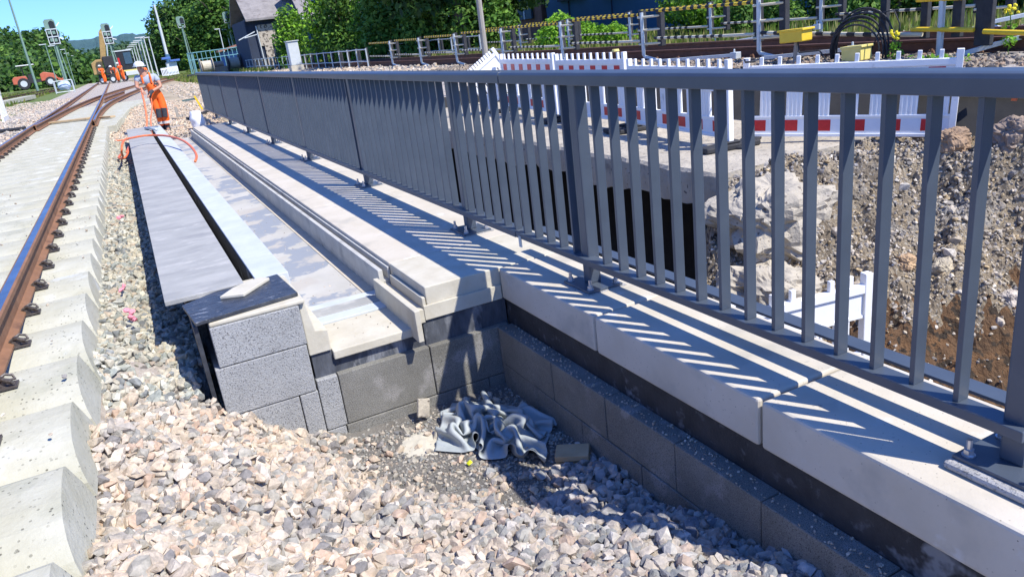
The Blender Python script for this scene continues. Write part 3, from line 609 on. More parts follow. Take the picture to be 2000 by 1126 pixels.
# ---------------------------------------------------------------- plastic site barriers
def barrier(p0, p1, label, tilt=0, feet=True, h=1.0, plain=False):
    p0 = Vector(p0); p1 = Vector(p1); d = p1-p0; Lh = d.length; ang = math.atan2(d.y, d.x)
    t = thing('site_barrier', p0, label, 'barrier', 'red and white plastic barriers on the old deck' if not plain else None)
    t.rotation_euler = (tilt, math.asin(-d.z/Lh), ang) if abs(d.z) > .01 else (tilt, 0, ang)
    def part(name, mb, m, bevel=.006):
        o = mb.build(name, m, None, bevel=bevel); o.parent = t; return o
    H0 = .12
    mb = MB()
    mb.box(0, Lh, -.03, .03, .86*h, .93*h); mb.box(0, Lh, -.03, .03, H0, .16); part('frame_rail', mb, M['white'])
    mb = MB(); mb.box(0, Lh, -.012, .012, .68*h, .86*h); mb.box(0, Lh, -.012, .012, .16, .34); mb.box(0, Lh, -.022, .022, .655*h, .68*h); mb.box(0, Lh, -.022, .022, .34, .365)
    part('panel', mb, M['white'], .002)
    for e in (0, Lh-.06):
        mb = MB(); mb.box(e-.005, e+.065, -.034, .034, H0-.05, 1.02*h); part('end_post', mb, M['white'])
    n = 10
    for k in range(n):
        x = .10+(Lh-.2)*(k+.5)/n; mb = MB(); mb.box(x-.022, x+.022, -.018, .018, .93*h, 1.02*h); part('peg', mb, M['white'], .005)
    # slatted middle: ribbed uprights with openings between, plate in the centre
    ng = 7
    for k in range(ng):
        mb = MB(); x0 = .08+(Lh-.16)*k/ng; w = (Lh-.16)/ng
        for q in range(4): mb.box(x0+w*.155*q+.008, x0+w*.155*q+.026, -.018, .018, .36, .66*h)
        mb.box(x0, x0+w*.60, -.008, .008, .36, .66*h); part('ribbed_slat', mb, M['white'], .003)
    if not plain:
        for side in (-1, 1):
            mb = MB(); mb.box(.03, Lh-.03, side*.013-.0008, side*.013+.0008, .715*h, .85*h); mb.box(.03, Lh-.03, side*.013-.0008, side*.013+.0008, .185, .32); part('reflective_band', mb, M['film'], 0)
            m_ = 6
            for k in range(m_):
              for q_ in (0, 1):
                mb = MB(); x = .04+(Lh-.08)*(k+.3)/m_
                if q_: mb.box(x+.02, x+.02+(Lh-.08)/m_*.45, side*.0155-.0008, side*.0155+.0008, .187, .318)
                else: mb.box(x, x+(Lh-.08)/m_*.45, side*.0155-.0008, side*.0155+.0008, .717*h, .848*h)
                part('red_block', mb, M['red'], 0)
    if feet:
        for e in (.05, Lh-.05):
            mb = MB(); mb.box(e-.11, e+.11, -.38, .38, 0, .065); mb.box(e-.07, e+.07, -.12, .12, .065, .10); part('foot', mb, M['rubber'], .015)
    return t
barrier((7.98,5.28,-1.86), (6.70,7.16,-1.775), 'right hand barrier in full view behind the railing, ribbed white openings', h=1.03)
barrier((6.38,7.0,-1.745), (6.72,9.5,-1.745), 'barrier turned edge on, between the full view one and the yellow topped one', h=1.03)
barrier((6.74,9.6,-1.74), (6.86,11.85,-1.74), 'barrier with a pale yellow lamp base on its top, behind the handrail', h=1.12)
barrier((6.88,11.95,-1.74), (7.15,14.6,-1.74), 'farthest barrier on the old deck, next to the tilted one', h=1.14)
bt = barrier((6.9,14.8,-1.75), (7.62,14.7,-1.30), 'plain white barrier leaning up behind the others with pegs along its top', plain=True, feet=False)
bp = barrier((2.95,4.16,-3.2), (4.86,3.81,-3.2), 'plain white barrier down in the excavation, seen low through the railing', plain=True, feet=False, h=1.02)
mb = MB(); mb.cyl((6.75,9.85,-.585),(6.75,9.85,-.555),.06,.05,12); props(mb.build('lamp_base', M['paleyellow'], org=(6.75,9.85,-.59), smooth=False), 'pale yellow warning lamp base on a barrier top', 'lamp base')
mb = MB(); mb.tube([(6.7,7.1,-.74),(6.62,7.0,-.76),(6.72,6.95,-.765),(6.82,7.05,-.75),(6.76,7.18,-.74)], .012, 6); props(mb.build('cable_tie', M['rubber'], org=(6.7,7.1,-.75)), 'black strap joining two barrier tops', 'strap')
# ================================================================ UPPER TRACK, dark rails
def oldrail(x, label):
    return rail('dark_rail', [(x,1,0),(x,6,0),(x,12,0),(x,20,0),(x,30,0),(x,50,0),(x,90,0)], label, M['oldrail'], head=.036, foot=.075, zf=-1.035, h=.18, group='old dark brown rails', hm=M['oldrail'])
oldrail(9.72, 'nearer of the two dark brown rails behind the barriers'); oldrail(11.22, 'farther of the two dark brown rails behind the barriers')
bs = None
for k in range(46):
    y = 2.2+k*.65
    if bs is None: mb = MB(); mb.box(9.2,11.8,-.13,.13,-1.14,-1.04); bs = mb.build('old_sleeper', M['greywood'], org=(0,0,0), bevel=.012); bs.location = (0,y,0); c = bs
    else: c = bs.copy(); COL.objects.link(c); c.location = (0,y,0)
    props(c, f'old grey brown sleeper under the dark rails, {ordw(k+1)} one from the right picture edge', 'sleeper', 'old sleepers of the upper track')
# screw clips on the old rail foot: small rusty hooks
for k in range(14):
    y = 4.15+k*.65; mb = MB()
    mb.tube([(9.60,y-.05,-1.03),(9.61,y-.03,-.99),(9.63,y,-1.01),(9.61,y+.03,-.99),(9.60,y+.05,-1.03)], .010, 5); mb.cyl((9.62,y,-1.03),(9.62,y,-.97),.014,None,6)
    props(mb.build('rail_screw', M['wood'] if False else M['rust'], org=(9.6,y,-1.03)), f'rusty rail fastening, {ordw(k+1)} along the nearer dark rail', 'rail fastening', 'rusty fastenings of the dark rail')
# ---------------------------------------------------------------- clamped track fence: galvanised posts, black rubber uprights, striped bars
def striped(mb, p, q, r, n, k0=0):
    """helical black stripes built as alternating tube pieces with slanted ends"""
    p = Vector(p); q = Vector(q); d = q-p
    for i in range(n):
        mb.m = 1 if (i+k0) % 2 else 0
        mb.tube([p+d*i/n, p+d*(i+1)/n], r, 8)
def fence_bay(x, y0, y1, label, top='yellow', cat='track fence', far=False, zb=-1.06, side=1, group=None):
    t = thing('track_fence', (x, y0, zb), label, cat, group); h = .95
    mb = MB(); mb.tube([(x,y0,zb+h),(x,y0,zb+.16),(x+.02,y0-.01,zb+.12),(x+.14,y0-.28,zb+.03)], .035, 8); mb.build('post', M['galv'], t)
    mb = MB(); mb.box(x+.02, x+.13, y0+.02, y0+.15, zb+.30, zb+h+.03); mb.build('rubber_upright', M['rubber'], t, bevel=.01)
    mb = MB(); mb.box(x+.10, x+.20, y0-.46, y0-.33, zb+.30, zb+h+.01); mb.build('rubber_upright', M['rubber'], t, bevel=.01)
    for z in (.36, .62, .86):
        mb = MB(); mb.tube([(x-.02,y0+.1,zb+z),(x+.12,y0-.42,zb+z)], .022, 8); mb.build('spacer_tube', M['cream_pole'], t)
    m1 = M['yellow'] if top == 'yellow' else M['cream_pole']
    mb = MB(); striped(mb, (x+.05,y0+.1,zb+h-.04), (x+.05,y1-.4,zb+h+.0), .028, 26); mb.build('top_bar', [m1, M['rubber']], t)
    mb = MB(); mb.m = 0; mb.tube([(x+.02,y0+.1,zb+.42),(x+.02,y0+.75,zb+.425)], .027, 8); striped(mb, (x+.02,y0+.75,zb+.425), (x+.02,y1-.35,zb+.46), .027, 20); mb.build('lower_bar', [M['cream_pole'], M['rubber']], t)
    return t
FY = [9.58,12.68,15.8,18.9,22.1,25.2,28.3,31.5]
for i, (a, b) in enumerate(zip(FY[:-1], FY[1:])):
    fence_bay(9.35, a, b, f'fence bay with black rubber uprights and striped bars, {ordw(i+1)} beyond the yellow tubed bay', group='fence bays along the nearer dark rail')
for i, (a, b) in enumerate(zip([8.3,11.6,14.9,18.2,21.5,24.8], [11.6,14.9,18.2,21.5,24.8,28.1])):
    fence_bay(13.0, a, b, f'rear fence bay beyond both dark rails, {ordw(i+1)} counted from the right', top='yellow', group='fence bays beyond the dark rails')
# first bay at the right with plain yellow tubes
t = thing('track_fence', (9.35,6.46,-1.06), 'fence bay at the upper right with plain yellow tubes and thick black uprights', 'track fence')
mb = MB(); mb.tube([(9.35,6.46,-.10),(9.35,6.46,-1.06)], .04, 8); mb.build('post', M['galv'], t)
for y, w in ((6.28,.06),(6.72,.05),(5.94,.10),(7.32,.05)):
    mb = MB(); mb.box(9.37, 9.45, y-w, y+w, -.93 if w > .09 else -.82, .05); mb.build('rubber_upright', M['rubber'], t, bevel=.012)
for p, q in (((9.33,6.85,-.69),(9.33,6.02,-.735)), ((9.33,5.90,-.76),(9.33,5.1,-.82)), ((9.33,6.8,-.335),(9.33,6.02,-.36))):
    mb = MB(); mb.cyl(p, q, .03, None, 10); mb.build('yellow_tube', M['yellow'], t, bevel=.004)
mb = MB(); mb.cyl((9.33,6.7,-.76),(9.33,7.3,-.74),.03,None,10); mb.build('lower_tube', M['cream_pole'], t)
mb = MB(); striped(mb, (9.33,7.3,-.74), (9.33,9.5,-.62), .03, 16); mb.build('lower_bar', [M['cream_pole'], M['rubber']], t)
mb = MB(); striped(mb, (9.36,7.3,-.14), (9.36,9.5,-.10), .028, 16); mb.build('top_bar', [M['yellow'], M['rubber']], t)
# galvanised angle arms lying at the rail foot
for (p, q, l) in (((9.25,9.4,-1.0),(9.5,7.9,-.93),'galvanised clamp arm lying beside the dark rail, left of the yellow box'), ((9.3,6.2,-1.03),(10.2,5.1,-.70),'galvanised clamp arm rising at the right picture edge'), ((9.3,12.5,-1.03),(9.4,10.2,-.96),'galvanised clamp arm at the rail foot behind the barrier pegs'),
                  ((11.4,13.3,-.98),(12.9,11.6,-.80),'galvanised clamp arm crossing behind the farther dark rail'), ((11.3,7.2,-.82),(12.9,6.0,-.60),'thin galvanised brace behind the farther dark rail at the right')):
    t = thing('clamp_arm', p, l, 'clamp arm', 'galvanised clamp arms')
    mb = MB(); mb.obox(p, q, .055, .055); mb.build('arm_bar', M['galv'], t, bevel=.004)
    mb = MB(); mb.box(q[0]-.06,q[0]+.06,q[1]-.1,q[1]+.05,q[2]-.06,q[2]+.05); mb.cyl((q[0],q[1],q[2]),(q[0],q[1],q[2]+.10),.018,None,6); mb.build('clamp_head', M['galv'], t, bevel=.01)
# yellow track box on a stand, pale box, cables
t = thing('connection_box', (9.0,8.45,-1.05), 'bright yellow connection box on a thin stand beside the rails', 'connection box')
mb = MB(); mb.obox((9.0,8.70,-.68),(9.0,8.27,-.66),.22,.17); mb.build('box_body', M['yellow'], t, bevel=.015)
mb = MB(); mb.obox((9.0,8.73,-.595),(9.0,8.24,-.575),.25,.03); mb.build('lid', M['yellow'], t, bevel=.006)
mb = MB(); mb.cyl((9.0,8.5,-1.06),(9.0,8.47,-.75),.03,None,8); mb.build('stand', M['greywood'], t)
mb = MB(); mb.tube([(8.98,8.42,-.76),(8.93,8.35,-.9),(8.95,8.0,-.88),(8.95,7.85,-1.05)], .012, 6); mb.build('box_cable', M['rubber'], t)
t = thing('connection_box', (8.95,7.4,-1.05), 'faded yellow box standing low on the ballast under the cable loop', 'connection box')
mb = MB(); mb.obox((8.95,7.53,-.95),(8.95,7.22,-.93),.22,.18); mb.build('box_body', M['paleyellow'], t, bevel=.01); mb = MB(); mb.obox((8.95,7.55,-.855),(8.95,7.2,-.835),.24,.03); mb.build('lid', M['paleyellow'], t, bevel=.006)
t = thing('cable_coil', (9.1,7.5,-1.05), 'upright loops of thick black cable standing on the ballast', 'cable coil')
for k in range(7):
    r_ = .36+.02*(k % 3)+.01*k; cx = 9.05+.02*k; cy = 7.50-.012*k; a0 = -.3-.05*k
    mb = MB(); mb.tube([(cx+.05*math.sin(a*2), cy-math.cos(a)*r_*1.05*(1+.04*math.sin(3*a+k)), -1.02+max(-.02, math.sin(a)*r_*1.35*(.92+.03*k))) for a in [math.pi*i/20 for i in range(21)]], .013, 6); mb.build('cable_loop', M['rubber'], t, smooth=True)
mb = MB(); mb.tube([(9.1,7.3,-1),(9.15,7.2,-.7),(9.1,7.15,-.45),(9.1,6.95,-.42),(9.1,6.85,-.6),(9.1,6.86,-1.0)], .009, 6); mb.build('cable_loop', M['rubber'], t, smooth=True)

# distant stretch of the clamped fence: many dark uprights
for n_, (x, y0, y1, l) in enumerate([(9.35,31.5,46,'distant stretch of dark fence uprights along the nearer dark rail'),(9.3,46.3,64,'farthest stretch of dark fence uprights, left of the grey cabinet'),(13.0,28.2,44,'distant stretch of fence beyond both dark rails, before the bushes')]):
    t = thing('track_fence', (x,y0,-1.06), l, 'track fence'); y = y0; k = 0
    while y < y1:
        mb = MB(); mb.cyl((x,y,-1.06),(x,y,-.28),.03,None,6); mb.build('post', M['galv'], t)
        mb = MB(); mb.box(x+.05,x+.12,y+.1,y+.22,-.95,-.25); mb.build('rubber_upright', M['rubber'], t)
        if k % 2: mb = MB(); mb.box(x+.05,x+.12,y-.22,y-.12,-.9,-.3); mb.build('rubber_upright', M['rubber'], t)
        y += 1.45; k += 1
    for z in (-.33,-.80):
        mb = MB(); mb.tube([(x,y0+(y1-y0)*i/10,z+.02*(i % 2)) for i in range(11)], .022, 6); mb.build('fence_tube', M['galv'], t)
# ================================================================ VEGETATION
def leaves_mesh(name, centers, radii, per, size, seed, cols, sq=(1,1,.8), k=4, shell=.55):
    """leaf-sized quads spread through lobes; colour varies leaf by leaf and lobe by lobe (real leaf colour)"""
    r_ = np.random.RandomState(seed); VV = []; CC = []
    for c, r in zip(centers, radii):
        n = int(per*(r**2)); d = r_.normal(size=(n,3)); d /= np.linalg.norm(d, axis=1)[:,None]
        rad = r*(shell+(1-shell)*r_.rand(n)**.6)*(1+.18*np.sin(d[:,0]*5+c[0])*np.sin(d[:,1]*4+c[1]))
        P = np.array(c)+d*rad[:,None]*np.array(sq)
        nrm = d*.7+r_.normal(size=(n,3))*.55+np.array([0,0,.35]); nrm /= np.linalg.norm(nrm, axis=1)[:,None]
        a = np.cross(nrm, r_.normal(size=(n,3))); a /= np.linalg.norm(a, axis=1)[:,None]; b = np.cross(nrm, a)
        s = size*(.6+.8*r_.rand(n))[:,None]
        VV.append(np.stack([P-a*s, P-b*s*.55, P+a*s, P+b*s*.55], 1).reshape(-1,3))
        lobe = .85+.35*r_.rand(); cc = np.array(cols)[r_.randint(len(cols), size=n)]*lobe*(.8+.4*r_.rand(n))[:,None]
        CC.append(np.repeat(cc, 4, 0))
    V = np.concatenate(VV); F = np.arange(len(V)).reshape(-1,4)
    return np_mesh(name, V, F, np.clip(np.concatenate(CC), 0, 1), M['leaf'], k=4)
DK = [(.045,.105,.028),(.062,.135,.03),(.034,.085,.03)]
MDg = [(.095,.21,.035),(.14,.26,.04),(.068,.16,.03)]
BRT = [(.20,.42,.03),(.27,.50,.04),(.13,.30,.025)]
def trunk(h, r, seed, limbs=5, top=.75):
    mb = MB(); q = random.Random(seed); pts = [(.12*q.uniform(-1,1)*i*.3, .12*q.uniform(-1,1)*i*.3, h*top*i/6) for i in range(7)]
    mb.tube(pts, [r*(1-.11*i) for i in range(7)], 8)
    for i in range(limbs):
        z = h*(.30+.08*i); a = q.uniform(0, 6.28); L_ = h*.28
        mb.tube([(0,0,z),(math.cos(a)*L_*.5,math.sin(a)*L_*.5,z+L_*.4),(math.cos(a)*L_,math.sin(a)*L_,z+L_*.85)], [r*.45,r*.3,r*.1], 6)
    return mb
def tree_proto(kind, h, w, seed, cols, size=.16, per=170, lobes=16, low=.28, trunk_r=None, name='tree'):
    q = random.Random(seed); root = thing(name, (0,0,0), '', 'tree'); cs = []; rs_ = []
    for i in range(lobes):
        t = (i+.5)/lobes; z = h*(low+(1-low)*.86*t); rr = w*(math.sin(math.pi*min(1,(.25+.75*t)))**.6)*.62
        a = i*2.4+q.uniform(-.4,.4); cs.append((math.cos(a)*rr*q.uniform(.3,1), math.sin(a)*rr*q.uniform(.3,1), z)); rs_.append(w*q.uniform(.34,.52))
    o = leaves_mesh('crown', cs, rs_, per, size, seed, cols); o.parent = root
    trunk(h, trunk_r or h*.022, seed).build('trunk', M['bark'], root)
    return root
usedp = set()
def place(p, loc, rz, sc, label, group=None, cat='tree', name=None):
    if p.name in usedp: c = copy_tree(p)
    else: usedp.add(p.name); c = p
    if name: c.name = name
    c.location = loc; c.rotation_euler = (0,0,rz); c.scale = sc if isinstance(sc, tuple) else (sc,sc,sc)
    c['label'] = label; c['category'] = cat
    if group: c['group'] = group
    elif 'group' in c: del c['group']
    return c
TA = tree_proto('a', 12, 4.2, 1, MDg, .28, 60, 24, low=.08, name='broadleaf_tree'); TB = tree_proto('b', 12, 4.6, 2, DK+MDg, .30, 60, 24, low=.08, name='dark_tree')
TC = tree_proto('c', 12, 3.8, 3, MDg+DK, .28, 60, 24, low=.08, name='broadleaf_tree')
G1 = 'trees of the dense wood behind the platform lamps'
far = [(TB,10.2,142,1.0,'leftmost dark tree of the wood, rising out of the lamp row'),(TC,14.5,150,1.25,'tall tree of the wood behind the steel mast'),(TA,13.0,135,.85,'lighter green tree low behind the steel mast'),
       (TB,18.5,150,1.35,'dark crowned tree behind the shorter right signal'),(TA,16.5,132,1.05,'mid green tree between the two right signals'),(TC,21,142,1.3,'broad green tree left of the taller right signal'),
       (TA,20,125,.95,'bright green tree behind the taller right signal'),(TB,25,140,1.5,'tall dark tree above the boarded house gable'),(TC,26,128,1.35,'green tree just left of the boarded house'),
       (TB,30,120,1.6,'dark tree behind the ridge of the slate roofed house'),(TC,12.0,165,1.0,'distant tree between lamp row and mast'),(TB,8.2,150,.62,'small dark tree at the foot of the lamp row'),(TA,23,112,.75,'round green tree beside the boarded house wall')]
for p, x, y, s, l in far: place(p, (x,y,-1.5), rnd.uniform(0,6), (s*1.15,s*1.15,s), l, G1)
# bushes and trees along the dark rails (mid distance)
BA = tree_proto('d', 4, 1.9, 11, BRT+MDg, .11, 420, 14, low=.12, name='leafy_bush'); BB = tree_proto('e', 5, 2.3, 12, MDg, .12, 380, 14, low=.1, name='leafy_bush')
BC = tree_proto('f', 9, 3.2, 13, DK+MDg, .15, 200, 18, low=.08, name='dark_tree')
mid = [(BA,10.3,50,.95,'bright green bush against the house corner'),(BA,11.5,46,1.15,'pale green pointed bush in front of the slate roof'),(BB,12.2,44,.9,'rounded green bush below the roof edge'),
       (BA,12.6,41,.85,'leafy green bush right of the grey cabinet'),(BB,13.2,39,1.15,'tall green bush beyond the second roof'),(BC,15.6,42,.9,'dark green tree rising beside the tall green bush'),
       (BB,13.8,35,1.0,'dense green bush behind the rear striped fence'),(BC,17.5,38,1.1,'high leafy tree with bright leaf tips at the top of the picture'),(BB,15.2,33,.95,'shaded bush at the foot of the high leafy tree'),
       (BA,19.5,40,1.2,'bright topped bush behind the dark tree trunk')]
for p, x, y, s, l in mid: place(p, (x,y,-1.2), rnd.uniform(0,6), s, l, 'bushes and trees behind the track fence', 'bush' if p is not BC else 'tree')
TD = tree_proto('g', 12, 4.0, 21, DK, .18, 150, 22, low=.22, trunk_r=.42, name='dark_tree')
place(TD, (14.6,33.5,-1.2), 1.0, 1.0, 'large dark tree with thick trunk left of the grey pole'); place(TD, (18.2,36.5,-1.2), 3.0, .9, 'large dark tree right of the grey pole', cat='tree')
def bush(loc, w, h, cols, seed, label, size=.06, per=1500, name='garden_bush', group=None):
    t = thing(name, loc, label, 'bush', group); q = random.Random(seed)
    cs = [(q.uniform(-.55,.55)*w, q.uniform(-.55,.55)*w, h*q.uniform(.25,.62)) for _ in range(11)]; o = leaves_mesh('foliage', cs, [h*.30+.12*h*q.random() for _ in cs], per*1.6, size, seed, cols, sq=(w/h*.8,w/h*.8,1)); o.parent = t
    mb = MB(); mb.cyl((0,0,0),(0,0,h*.5),.05); mb.build('stem', M['bark'], None).parent = t; return t
bush((13.9,23.2,-1.15), 1.5, 1.35, BRT, 31, 'rounded bright green garden bush before the blue building')
bush((14.3,21.0,-1.15), .9, .8, BRT, 32, 'small bright bush between the fence uprights'); bush((16.2,19.4,-1.15), 1.9, 1.75, BRT+MDg, 33, 'large bright green bush right of the blue building window')
bush((16.2,16.6,-1.15), 1.5, 1.35, MDg, 34, 'green bush with shaded lower leaves behind the striped bars'); bush((19,15.2,-1.15), 2.2, 2.3, DK+MDg, 35, 'dark hedge bush over the pale garage')
bush((17.2,13.0,-1.15), 1.9, 1.5, MDg, 36, 'green hedge bush behind the cable loops'); bush((18.3,11.2,-1.15), 2.0, 1.7, BRT+DK, 37, 'green hedge bush behind the yellow tubed bay'); bush((17.8,9.4,-1.15), 1.8, 1.4, DK, 38, 'dark low hedge bush at the upper right corner')
bush((22,14,-1.15), 2.6, 3.0, DK+MDg, 39, 'tall hedge bush behind the right hand hedge', size=.08, per=900)
def weed(loc, h, label, flower=True, seed=1):
    t = thing('flowering_weed', loc, label, 'weed'); q = random.Random(seed)
    mb = MB(); mb.tube([(0,0,0),(.02,0,h*.5),(.0,.02,h)], .006, 5); mb.build('stem', mat('weed_green_%d' % seed, (.10,.20,.03)), None).parent = t
    o = leaves_mesh('foliage', [(0,0,h*.3),(0,0,h*.6)], [.09,.07], 6000, .03, seed, BRT); o.parent = t
    if flower:
        mb = MB()
        for _ in range(16): mb.sphere((q.uniform(-.06,.06), q.uniform(-.06,.06), h+q.uniform(-.06,.05)), .018, 6)
        mb.build('blossom', M['flower'], None).parent = t
weed((9.05,6.86,-1.06), .34, 'yellow flowering weed beside the cable loops', seed=2); weed((9.6,5.75,-1.06), .52, 'yellow flowering weed right of the thick black upright', seed=3)
o = leaves_mesh('ground_weeds', [(8.75,5.75+.12*i,-1.05) for i in range(6)], [.12]*6, 3500, .035, 8, BRT); props(o, 'low green weeds at the edge of the upper ballast', 'weeds', kind='stuff')
# tufts of grass (uncountable)
r_ = np.random.RandomState(5); n = 16000
GX = np.r_[r_.uniform(11.9,19,n), r_.uniform(-30,-6,n), r_.uniform(4.5,9,n//2)]; GY = np.r_[r_.uniform(8,60,n), r_.uniform(25,110,n), r_.uniform(50,110,n//2)]
GZ = np.array([H(a, b) for a, b in zip(GX, GY)]); hh = .10+.22*r_.rand(len(GX)); an = r_.rand(len(GX))*3.14; ww = .03+GY*.0012
dx = np.cos(an)*ww; dy = np.sin(an)*ww; lx = r_.normal(size=len(GX))*.07
V = np.stack([np.c_[GX-dx,GY-dy,GZ-.02], np.c_[GX+dx,GY+dy,GZ-.02], np.c_[GX+lx,GY+lx,GZ+hh]], 1).reshape(-1,3)
gc = np.array([(.16,.22,.035),(.22,.24,.06),(.11,.19,.03),(.30,.28,.11)])[r_.randint(4, size=len(GX))]
o = np_mesh('grass_tufts', V, np.arange(len(V)).reshape(-1,3), np.repeat(gc, 3, 0), M['leaf']); props(o, 'rough yellowish green grass beside the distant tracks', 'grass', kind='stuff')
# forested hills
def hill(name, xr, yr, top, seed, cols, n, size, label, base=-2):
    r2 = np.random.RandomState(seed); cs = []; rad = []
    for _ in range(n):
        x = r2.uniform(*xr); y = r2.uniform(*yr); z = top(x, y)+r2.uniform(-1,1.5)*.7; cs.append((x, y, z)); rad.append(r2.uniform(.7,1.35)*size)
    o = leaves_mesh(name, cs, rad, 46/size, size*.17, seed, cols, sq=(1,1,.95), shell=.75); props(o, label, 'forest', kind='stuff'); return o
def ridge(x, y):
    t = (y-150)/70; crest = 10.6 if x < -13 else max(3.0, 10.6-(x+13)*1.7); return -1+(crest-.5+.8*math.sin(x*.5))*min(1, max(0, t))
hill('hillside_forest', (-52,-1), (150,222), lambda x, y: ridge(x, y), 41, DK+MDg+[(.07,.13,.03)], 620, 3.2, 'wooded green hillside left of the railway')
hill('valley_forest', (-4,9), (235,320), lambda x, y: 1.5+.012*(y-235), 42, [(.07,.14,.06),(.09,.16,.08)], 160, 4, 'hazy green trees in the valley behind the railway')
def far_ridge():
    mb = MB(); n = 160; q = random.Random(4)
    X = [-140+320*i/n for i in range(n+1)]; Z = [23.0-.03*max(0,x)+1.2*noise.noise(Vector((x*.05,2,1)))+q.uniform(0,1.4)*(1 if noise.noise(Vector((x*.09,5,1))) > -.1 else .3) for x in X]
    vs = []
    for x, z in zip(X, Z): vs += [(x, 560+.1*x, -2), (x, 600+.1*x, z), (x, 760+.1*x, z*.9), (x, 780, -2)]
    F = [(i*4+k, i*4+4+k, i*4+5+k, i*4+1+k) for i in range(n) for k in range(3)]; mb.add(vs, F)
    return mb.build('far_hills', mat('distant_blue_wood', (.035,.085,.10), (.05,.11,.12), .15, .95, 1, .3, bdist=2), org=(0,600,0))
far_ridge()['kind'] = 'structure'
# ================================================================ BUILDINGS
hs = thing('boarded_house', (10,60,-1.3), 'house with weathered slate roof, dark blue boarded gable and speckled stone panel', 'house')
mb = MB(); mb.box(9.3,15.5,60.05,67,-1.3,2.45); mb.build('wall', M['darkwood'], hs)
mb = MB(); mb.prism([(59.4,2.45),(63.5,5.2),(67.6,2.45),(67.6,2.3),(63.5,5.05),(59.4,2.3)], 9.25, 15.2, 'x'); rf = mb.build('roof', M['roofslate'], hs)
mb = MB(); mb.box(12.15,12.75,61.2,62,3,5.6); mb.build('chimney', M['greycap'], rf)
mb = MB(); mb.box(10.05,11.25,59.9,60.04,.55,2.0); mb.build('stone_panel', M['flint'], hs); mb = MB(); mb.box(10.3,10.85,59.9,60.04,-1.3,.54); mb.build('stone_panel', M['flint'], hs)
mb = MB(); mb.box(9.2,9.3,59.95,60.06,-1.3,2.3); mb.build('corner_board', M['darkwood'], hs)
mb = MB(); mb.tube([(9.95,59.85,1.95),(10.05,59.85,-1.2)], .045, 8); mb.build('downpipe', M['lamp_grey'], hs)
mb = MB(); mb.obox((8.4,58.8,1.1),(9.6,58.8,1.55),.15,.06); mb.obox((8.8,58.6,1.2),(9.7,58.6,1.35),.15,.06); props(mb.build('timber_boards', M['lamp_grey'], org=(9,58.8,1.1)), 'pale boards projecting from the boarded gable', 'boards')
h2 = thing('slate_house', (15,62,-1.3), 'second house with slate roof, white eaves line and round blue roof sign', 'house')
mb = MB(); mb.box(13.6,17.2,56.5,62,-1.3,2.15); mb.build('wall', M['bluewall'], h2); mb = MB(); mb.prism([(56.0,2.15),(59.5,5),(63,2.15),(63,2.0),(59.5,4.85),(56,2.0)], 12.4, 17.0, 'x'); r2_ = mb.build('roof', M['roofslate'], h2)
mb = MB(); mb.box(12.5,17,55.9,56.0,1.95,2.12); mb.build('eaves_board', M['white'], r2_)
mb = MB(); mb.cyl((14.0,57.25,3.0),(14.0,57.0,3.3),.32,.30,20); mb.build('roof_vent', M['blueplastic'], r2_)
bb = thing('blue_building', (24,27,-1.2), 'long blue rendered building in shade behind the fence and garden bushes', 'building')
mb = MB(); mb.box(24,34,19.5,42,-1.3,7); mb.build('wall', M['bluewall'], bb)
for y0, y1, z0 in ((37.6,40.2,.95),(33.2,35.6,.78),(27.5,30,.6)):
    mb = MB(); mb.box(23.9,24.02,y0,y1,z0,z0+1.3); w = mb.build('window', M['glass'], bb); mb = MB(); mb.box(23.8,24.03,y0-.1,y1+.1,z0-.14,z0-.02); mb.build('sill', M['darkwood'], w)
for y in (39.3,35,30.5,25.5): mb = MB(); mb.box(23.93,24.01,y,y+.05,-1.3,.75); mb.build('panel_joint', M['darkwood'], bb)
br = thing('brick_house', (24,40,-1.2), 'reddish brick house with white gable trim glimpsed between dark trees', 'house')
mb = MB(); mb.box(24.5,30,43.5,50,-1.3,2.2); mb.build('wall', M['brick'], br); mb = MB(); mb.prism([(43,2.2),(46.7,4.6),(50.5,2.2)], 24.2, 30.2, 'x'); mb.build('roof', M['roofslate'], br)
mb = MB(); mb.box(24.3,24.45,44.5,46.3,.1,1.5); w = mb.build('window', M['glass'], br); mb = MB(); mb.box(24.25,24.3,45.35,45.45,.1,1.5); mb.build('frame', M['white'], w)
ga = thing('garage', (19,13.2,-1.2), 'pale blue-white garage wall half hidden by dark leaves', 'garage')
mb = MB(); mb.box(21,24.5,15.0,17.6,-1.3,.1); mb.build('wall', M['paleslab'], ga); mb = MB(); mb.box(20.8,24.6,14.8,17.8,.1,.2); mb.build('roof', M['lamp_grey'], ga)
cb = thing('line_cabinet', (8.4,41.5,-1.2), 'tall pale grey line cabinet on a cream base beside the upper track', 'cabinet')
mb = MB(); mb.box(8.2,8.75,41.2,41.75,-.75,.42); mb.build('cabinet_body', M['lamp_grey'], cb, bevel=.03); mb = MB(); mb.box(8.16,8.8,41.15,41.8,-1.4,-.75); mb.build('base', M['cream'], cb); mb = MB(); mb.box(8.16,8.8,41.15,41.8,.42,.46); mb.build('cabinet_roof', M['lamp_grey'], cb, bevel=.01)
